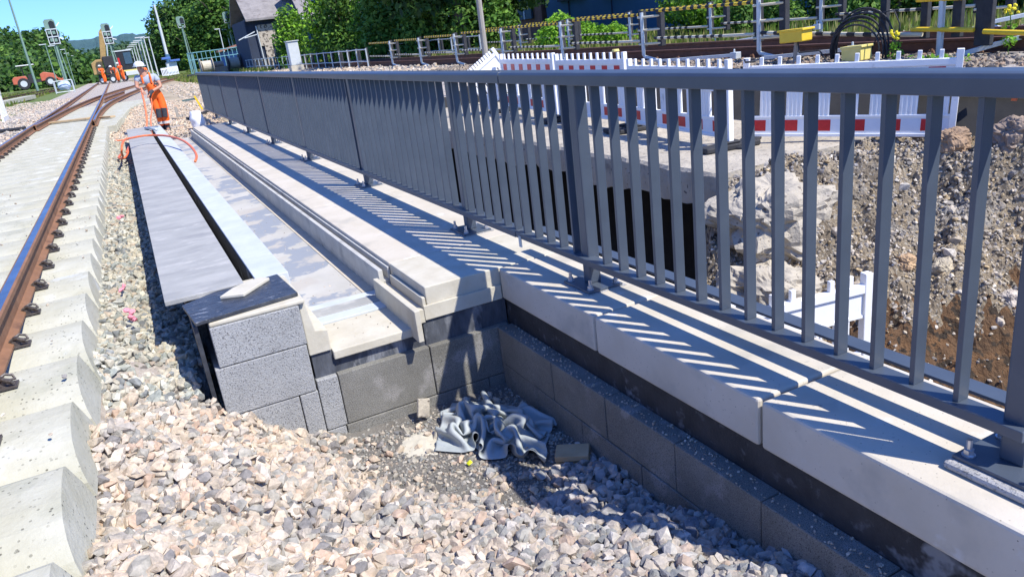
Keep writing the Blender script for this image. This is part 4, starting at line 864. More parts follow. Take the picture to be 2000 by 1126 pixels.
# ================================================================ POLES, SIGNALS, LAMPS
def pole(name, x, y, z0, z1, r0, r1, m, label, cat='pole'):
    t = thing(name, (x,y,z0), label, cat); mb = MB(); mb.cyl((x,y,z0),(x,y,z1),r0,r1,10); mb.build('mast', m, t); return t
p = pole('wooden_pole', 7.75, 16.6, -1.3, 1.6, .075, .06, M['greywood'], 'grey wooden pole standing behind the tilted white barrier', 'pole'); mb = MB(); mb.box(7.66,7.84,16.5,16.55,.95,1.15); mb.build('small_plate', M['lamp_grey'], p)
p = pole('steel_mast', -7.9, 100, -1.5, 9.5, .14, .09, M['darkgreen'], 'tall thin mast at the left picture edge', 'mast')
p = pole('steel_mast', 7.6, 127, -1.5, 8.5, .26, .16, M['lamp_grey'], 'tall grey mast with dark foot before the wood', 'mast'); mb = MB(); mb.cyl((7.6,127,-1.5),(7.6,127,1.6),.42,.32,10); mb.build('mast_foot', M['bluewall'], p); mb = MB(); mb.cyl((7.45,126.9,6.4),(7.42,126.9,7.9),.1,.04,6); mb.build('mast_tip', M['signal_black'], p)
def signal(x, y, ztop, s, label, tall=True, brackets=True):
    t = thing('light_signal', (x,y,-1.4), label, 'signal', 'railway light signals'); hd = (2.55 if tall else 1.5)*s
    mb = MB(); mb.cyl((x,y,-1.5),(x,y,ztop-hd),.13*s,.10*s,8); mb.cyl((x+.5*s,y+.3,-1.5),(x+.16*s,y+.3,ztop-hd),.05*s,.05*s,6); mb.build('mast', M['darkgreen'], t)
    w = .52*s
    pr = [(x-w,ztop-.95*s),(x-w,ztop-.2*s),(x-w+.18*s,ztop),(x+w-.18*s,ztop),(x+w,ztop-.2*s),(x+w,ztop-.95*s)]
    mb = MB(); mb.prism(pr, y-.1, y+.1, 'y'); sc_ = mb.build('screen', M['darkgreen'], t); mb = MB(); mb.prism([(x-w*.1,ztop-.9*s),(x-w*.1,ztop-.3*s),(x+w*.3,ztop-.15*s),(x+w*.85,ztop-.3*s),(x+w*.85,ztop-.9*s)], y-.16, y-.105, 'y'); mb.build('lamp_box', M['signal_black'], sc_)
    if tall:
        mb = MB(); mb.box(x-w*.85,x+w*.85,y-.05,y+.1,ztop-hd,ztop-.97*s); lp = mb.build('lower_screen', M['signal_black'], t)
        for zz in (1.0,1.75,2.45):
            mb = MB(); mb.box(x-w,x+w,y-.22,y-.12,ztop-zz*s-.05,ztop-zz*s+.05); mb.build('cross_bar', M['lamp_grey'], lp)
        for xx in (-.95,-.1,.95): mb = MB(); mb.box(x+w*xx-.035,x+w*xx+.035,y-.2,y-.1,ztop-hd,ztop-1.0*s); mb.build('upright_bar', M['lamp_grey'], lp)
        for xx, zz in ((-.45,1.3),(.35,1.35),(-.4,2.05),(.35,2.1)): mb = MB(); mb.box(x+w*xx-.13*s,x+w*xx+.13*s,y-.28,y-.06,ztop-zz*s-.16*s,ztop-zz*s+.16*s); mb.build('signal_lamp', M['darkgreen'], lp)
        for zz in (.75,1.9): mb = MB(); mb.obox((x+w*1.05,y,ztop-zz*s),(x+w*1.75,y,ztop-zz*s+(.35 if zz < 1 else -.15)*s),.1,.09*s); mb.build('bracket', M['white'], t)
    else:
        mb = MB(); mb.box(x-w*.9,x-w*.8,y-.1,y,ztop-hd,ztop-.9*s); mb.box(x+w*.8,x+w*.9,y-.1,y,ztop-hd,ztop-.9*s); mb.box(x-w*.9,x+w*.9,y-.1,y,ztop-1.0*s,ztop-.92*s); mb.box(x-w*.9,x+w*.9,y-.1,y,ztop-hd,ztop-hd+.08*s); lp = mb.build('cage', M['lamp_grey'], t)
        for xx, zz in ((-.35,1.1),(.3,1.3)): mb = MB(); mb.box(x+w*xx-.14*s,x+w*xx+.14*s,y-.2,y+.05,ztop-zz*s-.16*s,ztop-zz*s+.1*s); mb.build('signal_lamp', M['darkgreen'], lp)
signal(-4.7,96,6.0,1.0,'left large light signal with black screen and white brackets'); signal(.45,114,6.0,1.0,'second large light signal, right of the excavator arm')
signal(16.9,125,6.5,1.05,'taller light signal before the wood near the boarded house', tall=False); signal(10.4,125,6.5,1.05,'smaller light signal before the wood, right of the grey mast', tall=False)
for i, (x, y) in enumerate([(5.75,127.4),(4.96,124),(4.99,137),(4.82,145),(4.69,156),(4.56,167),(4.5,183)]):
    t = thing('platform_lamp', (x,y,-1.4), f'platform lamp with flat arm, {ordw(i+1)} from the right in the row behind the worker', 'lamp', 'platform lamps behind the worker')
    mb = MB(); mb.cyl((x,y,-1.4),(x,y,4.15),.10,.07,8); mb.build('lamp_post', M['lamp_grey'], t); mb = MB(); mb.box(x-1.15,x+.15,y-.15,y+.15,4.15,4.28); mb.build('lamp_head', M['lamp_grey'], t, bevel=.03)
for i, (x, y) in enumerate([(13.85,181),(13.9,157.5),(14.5,152),(14.8,144.4),(14.56,135),(15.2,123),(16.83,127.8)]):
    t = thing('street_lamp', (x,y,-1.4), f'thin pale street lamp, {ordw(i+1)} from the left before the wood', 'lamp', 'street lamps before the wood')
    mb = MB(); mb.cyl((x,y,-1.4),(x,y,4.1),.09,.06,8); mb.build('lamp_post', M['lamp_grey'], t); mb = MB(); mb.box(x-.65,x+.08,y-.1,y+.1,4.1,4.22); mb.build('lamp_head', M['lamp_grey'], t, bevel=.03)
for i, (x, y) in enumerate([(-6.48,110.5),(-6.0,118),(-5.72,137),(-6.5,182),(-6.3,160)]):
    t = thing('platform_lamp', (x,y,-1.2), f'dark green platform lamp, {ordw(i+1)} of the row beside the left signal', 'lamp', 'platform lamps below the hillside')
    mb = MB(); mb.cyl((x,y,-1.2),(x,y,4.1),.07,.05,8); mb.build('lamp_post', M['darkgreen'], t); mb = MB(); mb.box(x-.7,x+.1,y-.12,y+.12,4.1,4.2); mb.build('lamp_head', M['lamp_grey'], t, bevel=.03)
# ================================================================ PEOPLE
def skin(name, pts, edges, rad, m, parent, sub=2, root=0):
    me = bpy.data.meshes.new(name); me.from_pydata([tuple(p) for p in pts], edges, []); me.materials.append(m)
    o = bpy.data.objects.new(name, me); COL.objects.link(o); o.parent = parent; ORG[o.name] = Vector((0,0,0))
    sk = o.modifiers.new('skin', 'SKIN'); sk.use_smooth_shade = True; sk.branch_smoothing = .4
    if not me.skin_vertices: me.skin_vertices.new() if hasattr(me.skin_vertices, 'new') else None
    for i, r in enumerate(rad):
        rr = r if isinstance(r, tuple) else (r, r); me.skin_vertices[0].data[i].radius = rr; me.skin_vertices[0].data[i].use_root = (i == root)
    ss = o.modifiers.new('sub', 'SUBSURF'); ss.levels = sub; ss.render_levels = sub; return o
def person(loc, label, J=None, rz=0, s=1, shirt=None, small=False, group=None, helmet='helmet', bib='orange'):
    t = thing('person', loc, label, 'person', group); t.rotation_euler = (0,0,rz); t.scale = (s,s,s)
    D = dict(pel=(-.03,0,.93), sp=(-.08,-.01,1.13), ch=(-.14,-.02,1.31), nk=(-.18,-.045,1.45), hd=(-.215,-.075,1.55), ht=(-.225,-.08,1.66), ns=(-.26,-.175,1.575), cn=(-.245,-.14,1.515),
             sr=(.06,-.02,1.37), er=(.135,-.14,1.11), wr=(-.12,-.30,1.02), sl=(-.35,-.02,1.39), el=(-.40,-.10,1.15), wl=(-.31,-.30,1.10),
             hr=(.07,0,.90), kr=(.06,-.06,.50), ar=(.05,.0,.10), tr=(.03,-.17,.03), hl=(-.12,0,.90), kl=(-.07,-.03,.50), al=(-.06,.08,.10), tl=(-.12,-.08,.03))
    D.update(J or {}); K = list(D); P = [D[k] for k in K]; ix = {k: i for i, k in enumerate(K)}
    E = [(a, b) for a, b in (('pel','sp'),('sp','ch'),('ch','nk'),('nk','hd'),('hd','ht'),('hd','ns'),('hd','cn'),('ch','sr'),('sr','er'),('er','wr'),('ch','sl'),('sl','el'),('el','wl'),('pel','hr'),('hr','kr'),('kr','ar'),('ar','tr'),('pel','hl'),('hl','kl'),('kl','al'),('al','tl'))]
    Rr = dict(pel=(.15,.11), sp=(.14,.105), ch=(.17,.115), nk=.055, hd=.085, ht=.075, ns=.018, cn=.04, sr=.065, er=.045, wr=.028, sl=.065, el=.045, wl=.028, hr=.085, kr=.06, ar=.04, tr=.04, hl=.085, kl=.06, al=.04, tl=.04)
    P2 = list(P); E2 = [(ix[a], ix[b]) for a, b in E]; R2 = [Rr[k] for k in K]
    if not small:
        for w, e_ in (('wr','er'), ('wl','el')):
            wv = Vector(D[w]); d = (wv-Vector(D[e_])).normalized(); d = (d+Vector((-.15,-.1,-.55))).normalized(); sd_ = d.cross(Vector((0,0,1))).normalized(); pi = len(P2)
            P2.append(tuple(wv+d*.06)); E2.append((ix[w], pi)); R2.append((.034,.02))
            for f, (o_, L_) in enumerate(((-.03,.075),(-.01,.085),(.01,.08),(.03,.065))):
                a = wv+d*.10+sd_*o_; b = a+d*L_*.5+Vector((.0,.0,-.012)); c = b+(d+Vector((.2,.25,-.5))).normalized()*L_*.5
                n = len(P2); P2 += [tuple(a), tuple(b), tuple(c)]; E2 += [(pi, n), (n, n+1), (n+1, n+2)]; R2 += [.010,.009,.007]
            a = wv+d*.04+sd_*.035; n = len(P2); P2 += [tuple(a+sd_*.02), tuple(a+sd_*.03+d*.04)]; E2 += [(pi, n), (n, n+1)]; R2 += [.012,.009]
    skin('body', P2, E2, R2, M['skin'], t, 1 if small else 2, ix['pel'])
    def lerp(a, b, f): return tuple(Vector(D[a]).lerp(Vector(D[b]), f))
    sh = M[shirt or 'shirt']
    skin('shirt', [D['sp'], D['ch'], lerp('ch','nk',.6), D['sr'], lerp('sr','er',.6), D['sl'], lerp('sl','el',.6)], [(0,1),(1,2),(1,3),(3,4),(1,5),(5,6)], [(.15,.115),(.185,.13),(.075,.07),.088,.072,.088,.072], sh, t, 2, 1)
    skin('overalls', [lerp('sp','ch',.75), D['sp'], D['pel'], D['hr'], D['kr'], lerp('kr','ar',.85), D['hl'], D['kl'], lerp('kl','al',.85)], [(0,1),(1,2),(2,3),(3,4),(4,5),(2,6),(6,7),(7,8)], [(.155,.125),(.162,.128),(.172,.135),.118,.092,.085,.118,.092,.085], M[bib], t, 2, 2)
    for k, (a, b) in enumerate((('ch','sr'), ('ch','sl'))):
        A = Vector(lerp(a, b, .45)); mb = MB(); mb.tube([A+Vector((0,-.125,-.12)), A+Vector((0,-.12,.03)), A+Vector((0,-.02,.105)), A+Vector((0,.10,.05)), A+Vector((0,.13,-.10))], .024, 6); mb.build('strap', M[bib], None).parent = t
    h = Vector(D['ht'])+Vector((0,0,-.01)); mb = MB(); mb.sphere(h, .125, 16, (1,1.12,.82)); mb.v = [(a, b, max(c, h.z-.02)) for a, b, c in mb.v]
    he = mb.build('helmet', M[helmet], None, smooth=True); he.parent = t; mb = MB(); mb.tube([h+Vector((0,-.03,-.025)), h+Vector((0,-.03,-.012))], .155, 20); mb.build('brim', M[helmet], None).parent = he
    for a, b in (('ar','tr'), ('al','tl')):
        A = Vector(D[a]); B = Vector(D[b]); mb = MB(); mb.tube([A+Vector((0,0,.10)), A+Vector((0,0,.0)), A+Vector((0,0,-.06))], [.062,.062,.058], 10); mb.tube([A+Vector((0,.03,-.055)), A.lerp(B,.5)+Vector((0,0,-.025)), B+Vector((0,0,.012))], [.05,.052,.042], 10); mb.build('boot', M['darkcloth'], None, smooth=True).parent = t
    if not small:
        for kk in ('kr','kl'):
            A = Vector(D[kk]); mb = MB(); mb.tube([A+Vector((.01,-.045,.10)), A+Vector((-.01,-.05,-.12))], [.068,.062], 10); mb.build('knee_pad', M['darkcloth'], None, bevel=.01).parent = t
        w = Vector(D['wr']); d = (w-Vector(D['er'])).normalized(); mb = MB(); mb.tube([w-d*.05, w+d*.02+Vector((0,0,-.01)), w+Vector((-.05,-.02,-.07)), w+Vector((-.07,-.02,-.13))], [.042,.045,.048,.030], 10); mb.build('glove', M['darkcloth'], None, smooth=True).parent = t
        w = Vector(D['wl']); mb = MB(); mb.tube([w+Vector((.01,.03,.03)), w+Vector((.01,0,-.03)), w+Vector((.02,0,-.09))], [.036,.042,.032], 10); mb.build('glove', M['darkcloth'], None, smooth=True).parent = t
        mb = MB(); mb.box(-.02,.09,-.16,-.15,1.16,1.20); mb.build('pocket', M['darkcloth'], None).parent = t
        for z, kk in ((.30,'kr'),(.25,'kl')):
            A = Vector(D[kk]).lerp(Vector(D['ar' if kk == 'kr' else 'al']), .62); mb = MB(); mb.tube([A+Vector((0,0,.03)), A-Vector((0,0,.03))], .094, 12); mb.build('reflective_band', M['lime'], None).parent = t
        # face: eyes and hair edge
        hd = Vector(D['hd']); mb = MB(); mb.sphere(hd+Vector((-.045,-.078,.035)), .012, 6); mb.build('eye', M['darkcloth'], None).parent = t; mb = MB(); mb.sphere(hd+Vector((.01,-.082,.035)), .012, 6); mb.build('eye', M['darkcloth'], None).parent = t
    return t
person((.80,21.0,-1.56), 'person in white helmet, grey T-shirt and orange bib overalls, standing and holding an orange hose')
person((-1.25,112,-1.25), 'person in orange work clothes at the left side of the excavator', small=True, s=1.35, bib='orange', shirt='orange', group='distant workers in orange', rz=.6)
person((.3,109,-1.25), 'person in orange work clothes bending at the middle of the excavator', J=dict(ch=(-.24,-.20,1.22), nk=(-.32,-.32,1.28), hd=(-.36,-.40,1.32), ht=(-.38,-.44,1.42), ns=(-.40,-.50,1.32), cn=(-.38,-.47,1.27), sr=(-.06,-.24,1.24), sl=(-.42,-.22,1.26), er=(.0,-.35,1.0), wr=(-.1,-.45,.8), el=(-.45,-.36,1.0), wl=(-.4,-.5,.8)), small=True, s=1.4, shirt='orange', group='distant workers in orange')
person((.95,110,-1.2), 'person in orange work clothes standing right of the bending one', small=True, s=1.35, shirt='orange', group='distant workers in orange', rz=-.5)
person((1.95,60,-1.35), 'person in orange vest partly hidden behind the standing worker', small=True, s=1.0, shirt='orange', bib='darkcloth', group='distant workers in orange')
# ================================================================ HOSES
def hose(pts, r, label, name='hose', m='hose'):
    P_ = smooth_path(pts, .04 if len(pts) < 12 else .1); mb = MB(); mb.tube(P_, r, 8); return props(mb.build(name, M[m], org=pts[0], smooth=True), label, 'hose')
hose([(-.24,15.6,-1.42),(-.22,14.2,-1.32),(-.20,13.2,-1.15),(-.13,13.6,-1.03),(.02,14.3,-1.06),(.20,14.6,-1.08),(.34,14.5,-1.09),(.52,13.9,-1.09),(.66,12.9,-1.10),(.72,12.0,-1.14),(.72,11.3,-1.20),(.66,10.9,-1.235)], .017, 'orange rubber hose arching over the slate and pale slabs')
hose([(.49,20.70,-.42),(.47,20.6,-.60),(.46,20.5,-.8),(.42,20.3,-1.1),(.34,20.1,-1.35),(.24,19.9,-1.50)], .022, 'orange hose hanging straight down from the left hand of the worker')
hose([(.62,20.75,-.55),(.64,20.7,-.70),(.60,20.55,-.92),(.50,20.4,-1.15),(.46,20.25,-1.4),(.46,20.1,-1.52)], .013, 'thin dark red hose drooping from the hands of the standing worker')
hose([(-.24,15.6,-1.40),(-.30,14.9,-1.40),(-.20,14.5,-1.38),(-.12,15.2,-1.35),(-.10,15.9,-1.33),(-.16,15.4,-1.38)], .018, 'coiled end of orange hose on the ballast beside the slate slabs')
hose([(-.55,19.5,-1.42),(-.3,19.4,-1.45),(-.02,19.6,-1.48)], .014, 'short orange cord lying on the ballast beyond the slabs')
t = thing('hose_coupling', (.42,17.7,-1.22), 'blue-grey hose coupling lying where the dark gap ends', 'coupling'); mb = MB(); mb.tube([(.30,18.3,-1.20),(.40,17.8,-1.19),(.47,17.2,-1.19)], .028, 8); mb.build('coupling_body', M['galv'], t, smooth=True); mb = MB(); mb.obox((.34,17.9,-1.17),(.55,17.6,-1.16),.03,.03); mb.build('lever', M['galv'], t)
# ================================================================ TARP AND SMALL THINGS IN THE PIT
# a loose sheet pushed together until it buckles into folds (small position-based cloth relaxation)
def crumple(n=60, L0=1.25, seed=5, steps=430):
    r2 = np.random.RandomState(seed); g = np.linspace(-.5, .5, n); X, Y = np.meshgrid(g*L0, g*L0*.8, indexing='ij')
    def sm(k):
        Z = np.zeros((n, n))
        for _ in range(k): a, b, c, d, e = r2.uniform(-14,14), r2.uniform(-14,14), r2.uniform(0,6.3), r2.uniform(.3,1), 0; Z += d*np.sin(a*X+b*Y+c)
        return Z/np.sqrt(k)
    P = np.stack([X, Y, .06+.03*sm(14)+.004*r2.randn(n, n)], -1); rest = P.copy(); rest[...,2] = 0; V = np.zeros_like(P)
    wx = .06*sm(6); wy = .06*sm(6)
    pairs = []
    for dx, dy in ((1,0),(0,1),(1,1),(1,-1)):
        for par in (0, 1):
            I, J = np.meshgrid(np.arange(n), np.arange(n), indexing='ij'); I2 = I+dx; J2 = J+dy
            ok = (I2 < n) & (J2 >= 0) & (J2 < n) & (((I if dx else J) % 2) == par)
            a = (I*n+J)[ok]; b = (I2*n+J2)[ok]; pairs.append((a, b, 1.0))
    for dx, dy in ((2,0),(0,2)):
        for par in range(4):
            I, J = np.meshgrid(np.arange(n), np.arange(n), indexing='ij'); I2 = I+dx; J2 = J+dy
            ok = (I2 < n) & (J2 < n) & (((I if dx else J) % 4) == par)
            pairs.append(((I*n+J)[ok], (I2*n+J2)[ok], .10))
    R0 = rest.reshape(-1,3); Q = P.reshape(-1,3); Vf = V.reshape(-1,3); rl = [np.linalg.norm(R0[a]-R0[b], axis=1) for a, b, w in pairs]
    for t in range(steps):
        s_ = 1-.58*min(1, t/(steps*.75)); prev = Q.copy(); Vf[:,2] -= .00018; Q = Q+Vf*.96
        tx = R0[:,0]*s_+wx.ravel()*(1-s_); ty = R0[:,1]*s_*1.0+wy.ravel()*(1-s_); k = .05 if t < steps*.78 else 0
        Q[:,0] += (tx-Q[:,0])*k; Q[:,1] += (ty-Q[:,1])*k
        for _ in range(6):
            for (a, b, w), r in zip(pairs, rl):
                d = Q[b]-Q[a]; l = np.linalg.norm(d, axis=1)+1e-9; f = (l-r)/l
                if w < 1: f = np.minimum(f, 0)
                c = d*(f*.5*w)[:,None]; Q[a] += c; Q[b] -= c
            Q[:,2] = np.maximum(Q[:,2], 0)
        Q[:,2] = np.where(Q[:,2] > .13, .13+(Q[:,2]-.13)*.8, Q[:,2])
        Vf = (Q-prev)*.94; Vf[Q[:,2] < .002, :2] *= .5
    return Q.reshape(n, n, 3)
CQ = crumple(); nC = CQ.shape[0]; lo = CQ.reshape(-1,3).min(0); hi = CQ.reshape(-1,3).max(0)
def tarpf(i, j):
    p = CQ[int(i), int(j)]; u = (p[0]-lo[0])/(hi[0]-lo[0]); v = (p[1]-lo[1])/(hi[1]-lo[1])-.5
    a = v*.60; return (1.165+.46*u+.62*a, 3.76-.56*u+.78*a, PITZ+.012+float(p[2])*1.05)
tp = grid_obj('crumpled_sheet', list(range(nC)), list(range(nC)), tarpf, M['tarp'], smooth=True, org=(1.4,3.3,-2.1))
props(tp, 'crumpled grey-green plastic sheet lying in the corner of the pit', 'sheet'); sb = tp.modifiers.new('sub', 'SUBSURF'); sb.levels = 1; sb.render_levels = 1; so = tp.modifiers.new('s', 'SOLIDIFY'); so.thickness = .002
mb = MB(); mb.obox((1.52,3.00,-2.100),(1.66,2.90,-2.095),.12,.03); props(mb.build('wood_offcut', M['wood'], org=(1.6,3,-2.1), bevel=.003), 'brown wood offcut leaning on a second one beside the sheet', 'wood offcut')
mb = MB(); mb.obox((1.53,3.00,-2.137),(1.655,2.89,-2.135),.10,.022); props(mb.build('wood_offcut', M['wood'], org=(1.6,2.95,-2.13), bevel=.003), 'lower wood offcut flat on the pit floor beside the sheet', 'wood offcut')
mb = MB(); mb.add([(1.12,3.26,-2.135),(1.15,3.265,-2.13),(1.148,3.235,-2.128),(1.125,3.235,-2.137),(1.135,3.25,-2.118)], [(0,1,4),(1,2,4),(2,3,4),(3,0,4),(3,2,1,0)]); props(mb.build('plastic_chip', mat('acid_yellow', (.75,.80,.02)), org=(1.13,3.25,-2.13)), 'tiny acid yellow plastic chip on the pit gravel', 'chip')
sp_ = grid_obj('mortar_spill', [i/20 for i in range(21)], [i/20 for i in range(21)], lambda u, v: (1.0+.26*(u-.5)*(1+.3*nz(u*2,v*2,2)), 3.62+.34*(v-.5)*(1+.3*nz(v*2,u*2,2)), PITZ-.01+.028*(1-min(1, 2*math.hypot(u-.5, v-.5)))**.6+.008*nz(u*9, v*9, 1)), M['cream'], org=(1,3.6,-2.14)); props(sp_, 'pale spilled mortar on the pit floor left of the sheet', 'mortar spill')
mb = MB(); mb.box(1.07,1.15,3.86,3.88,-2.14,-2.03); o = mb.build('board_piece', M['oldconcrete'], org=(1.17,3.87,-2.1), bevel=.004); o.rotation_euler = (-.25,.35,.2); props(o, 'small beige board piece leaning on the low wall left of the sheet', 'board')
# white bag, yellow tool, boards near the far end
def bagf(u, v):
    a = 2*math.pi*u; r = (.14+.05*math.sin(v*3))*(1-.25*v)*(1+.12*noise.noise(Vector((math.cos(a)*1.5, math.sin(a)*1.5, v*4)))); return (1.53-.06*v+r*math.cos(a), 20.0+r*math.sin(a), -1.55+.46*v)
props(grid_obj('white_bag', [i/24 for i in range(25)], [i/14 for i in range(15)], bagf, M['white'], org=(1.53,20,-1.5)), 'crumpled white sack standing at the far end of the channel', 'sack')
t = thing('yellow_tool', (1.95,24,-1.45), 'yellow strut and clamp standing on the earth beside the railing end', 'tool'); mb = MB(); mb.obox((1.87,24,-.90),(2.0,24,-1.30),.07,.05); mb.build('strut', M['yellow'], t); mb = MB(); mb.obox((1.55,24.3,-1.0),(1.9,24,-.98),.05,.05); mb.build('green_strap', M['darkgreen'], t); mb = MB(); mb.obox((1.5,23.2,-1.45),(2.2,24.4,-1.38),.10,.05); mb.build('base_bar', M['rubber'], t)
mb = MB(); mb.obox((1.15,24.5,-1.46),(1.75,24.2,-1.44),.22,.05); mb.obox((1.3,23.9,-1.42),(1.3,23.9,-1.12),.07,.05,up=(0,1,0)); props(mb.build('form_board', M['greywood'], org=(1.3,24,-1.46)), 'brown formwork boards lying behind the standing worker', 'boards')
mb = MB(); mb.box(5.6,6.9,73,74,-1.45,-.95); props(mb.build('black_tub', M['rubber'], org=(6,73,-1.4), bevel=.05), 'black tub on the grass left of the railing end', 'tub')
for i, (x, y, m_, l) in enumerate([(6.55,66,'cream','pale wooden cable drum behind the railing end'),(8.6,66,'wood','wooden cable drum with dark rims, right of the pale one')]):
    t = thing('cable_drum', (x,y,-.9), l, 'cable drum'); mb = MB(); mb.cyl((x-.35,y,-.4),(x+.45,y+.2,-.4),.42,None,20); mb.build('drum_core', M['cream'], t)
    for e in (-.42,.5): mb = MB(); mb.cyl((x+e,y+(.1 if e > 0 else 0),-.4),(x+e+.06,y+(.1 if e > 0 else 0),-.4),.62,None,24); mb.build('drum_flange', M['rubber' if i else 'greywood'], t)
mb = MB(); mb.cyl((7.2,67,-.35),(8.0,67,-.35),.22,None,14); mb.box(7.0,8.3,66.6,67.4,-.95,-.55); props(mb.build('cable_roll', M['greywood'], org=(7.5,67,-.9)), 'grey brown cable roll lying between the two drums', 'cable roll')
t = thing('guard_railing', (6.2,75,-1.4), 'blue-green steel railing frame behind the cable drums', 'railing')
for k in range(13): x = 6.15+.38*k; mb = MB(); mb.cyl((x,75,-1.2),(x,75,.78),.028,None,6); mb.build('upright', mat('blue_green_paint', (.16,.36,.40)) if k == 0 else bpy.data.materials['blue_green_paint'], t)
for z in (.8,.2): mb = MB(); mb.cyl((6.1,75,z),(10.9,75,z+.05),.04,None,6); mb.build('rail_bar', bpy.data.materials['blue_green_paint'], t)
for k in range(4): mb = MB(); mb.cyl((6.12+.05*k,75-1.2*k,-1.2),(6.12+.05*k,75-1.2*k,.78),.03,None,6); mb.build('upright', bpy.data.materials['blue_green_paint'], t)
mb = MB(); mb.cyl((6.1,75,.8),(6.3,71.2,.75),.04,None,6); mb.build('rail_bar', bpy.data.materials['blue_green_paint'], t)
def far_barrier(p0, p1, label):
    t = thing('site_barrier', p0, label, 'barrier'); d = Vector(p1)-Vector(p0); n = 12
    for z0, z1 in ((.85,1.0),(.12,.25)): mb = MB(); mb.obox(Vector(p0)+Vector((0,0,(z0+z1)/2)), Vector(p1)+Vector((0,0,(z0+z1)/2)), .05, z1-z0); mb.build('frame_rail', M['white'], t)
    for k in range(n): q = Vector(p0)+d*(k+.5)/n; mb = MB(); mb.obox(q+Vector((0,0,.2)), q+Vector((0,0,1.06)), .03, d.length/n*.55, up=d.normalized()); mb.build('slat', M['white'], t)
    return t
far_barrier((4.9,100,-1.25), (6.8,100,-1.2), 'distant white slatted barrier on the grass right of the lamp row')
tb_ = far_barrier((-3.55,31,-1.2), (-3.5,29.2,-1.2), 'white barrier cut by the left picture edge'); tb_.scale = (1,1,1.12)
mb = MB(); mb.obox((-3.75,29.6,-1.34),(-3.05,29.3,-1.34),.4,.08); props(mb.build('barrier_foot', M['rubber'], org=(-3.4,29.5,-1.35), bevel=.02), 'dark rubber foot under the white barrier at the left edge', 'barrier foot')
mb = MB(); mb.obox((-7.0,56,-1.02),(-6.1,69,-1.02),.8,.28); props(mb.build('concrete_duct', M['sleeper'], org=(-6.5,60,-1.1), bevel=.02), 'long pale concrete duct along the grass left of the track', 'duct')
# left side siding rails
rail('siding_rail', [(-8.2,40,0),(-6.9,70,0),(-5.2,110,0)], 'dull siding rail in the grass left of the track, nearer one', M['oldrail'], zf=-1.12, hm=M['oldrail'], group='siding rails'); rail('siding_rail', [(-10.0,45,0),(-8.4,75,0),(-6.8,110,0)], 'dull siding rail in the grass left of the track, farther one', M['oldrail'], zf=-1.05, hm=M['oldrail'], group='siding rails')
# cage with pale sheet
t = thing('wire_crate', (-4.4,84,-1.3), 'wire crate with pale blue sheeting between the tracks', 'crate'); mb = MB()
for x in (-5.2,-3.7):
    for y in (83.4,84.6): mb = MB(); mb.cyl((x,y,-1.3),(x,y,-.15),.05,None,6); mb.build('crate_post', M['galv'], t)
for z in (-1.15,-.15): mb = MB(); mb.tube([(-5.2,83.4,z),(-3.7,83.4,z),(-3.7,84.6,z),(-5.2,84.6,z),(-5.2,83.4,z)], .04, 6); mb.build('crate_rail', M['galv'], t)
mb = MB(); mb.sphere((-4.4,84,-.6), .6, 10, (1,.7,.75)); mb.v = [(a+.12*noise.noise(Vector((a*3,b*3,c*3))), b, c+.12*noise.noise(Vector((a*3,c*3,1)))) for a, b, c in mb.v]; props(mb.build('blue_sheet', M['palecloth'], org=(-4.4,84,-.6)), 'pale blue sheet bundled inside the wire crate', 'sheet')
# ================================================================ VEHICLES
def wheel(x, y, z, r, w, t, ax='y'):
    mb = MB(); mb.cyl((x,y-w/2,z),(x,y+w/2,z),r,None,20); wh = mb.build('wheel', M['rubber'], t, bevel=.04); mb = MB(); mb.cyl((x,y-w/2-.02,z),(x,y-w/2,z),r*.55,None,16); mb.build('rim', M['lamp_grey'], wh)
tr = thing('wheel_loader', (-10,130,-1.0), 'small red-orange loader tractor with canopy roof standing in the grass at left', 'tractor'); z0 = -.75
zz = lambda z: z0+z
mb = MB(); mb.prism([(-12.9,zz(.75)),(-12.9,zz(1.45)),(-12.6,zz(1.75)),(-11.2,zz(1.75)),(-11.0,zz(1.1)),(-11.3,zz(.6))], 129.3, 130.7, 'y'); mb.build('rear_body', M['tractor'], tr, bevel=.06)
mb = MB(); mb.prism([(-9.4,zz(.8)),(-9.4,zz(1.75)),(-8.9,zz(2.0)),(-7.6,zz(1.65)),(-7.3,zz(.9))], 129.4, 130.6, 'y'); mb.build('bonnet', M['tractor'], tr, bevel=.06)
mb = MB(); mb.box(-11.3,-9.3,129.5,130.5,zz(.7),zz(1.1)); mb.build('frame', M['rubber'], tr); mb = MB(); mb.box(-10.9,-10.3,129.6,130.4,zz(1.1),zz(1.9)); mb.build('seat', M['rubber'], tr)
for x in (-11.4,-10.2):
    for y in (129.5,130.5): mb = MB(); mb.cyl((x,y,zz(1.6)),(x,y,zz(3.1)),.045,None,6); mb.build('canopy_post', M['rubber'], tr)
mb = MB(); mb.box(-12.0,-9.8,129.2,130.8,zz(3.1),zz(3.22)); mb.build('canopy', M['white'], tr, bevel=.04)
wheel(-11.6,129.2,zz(.72),.78,.4,tr); wheel(-8.3,129.2,zz(.62),.66,.4,tr); wheel(-11.6,130.9,zz(.72),.78,.4,tr); wheel(-8.3,130.9,zz(.62),.66,.4,tr)
mb = MB(); mb.obox((-8.6,129.8,zz(1.5)),(-6.6,129.8,zz(.55)),.25,.3); mb.build('loader_arm', M['tractor'], tr); mb = MB(); mb.prism([(-6.9,zz(.05)),(-6.2,zz(.05)),(-6.5,zz(.35)),(-6.75,zz(.95))], 129,131,'y'); mb.build('bucket', M['tractor'], tr)
ex = thing('road_rail_excavator', (-.4,118,-1.2), 'road-rail excavator with rusty yellow raised arm and dark cab on the track', 'excavator')
mb = MB(); mb.box(-2.1,2.0,116.8,119.2,-.55,-.1); mb.build('undercarriage', M['rubber'], ex, bevel=.05)
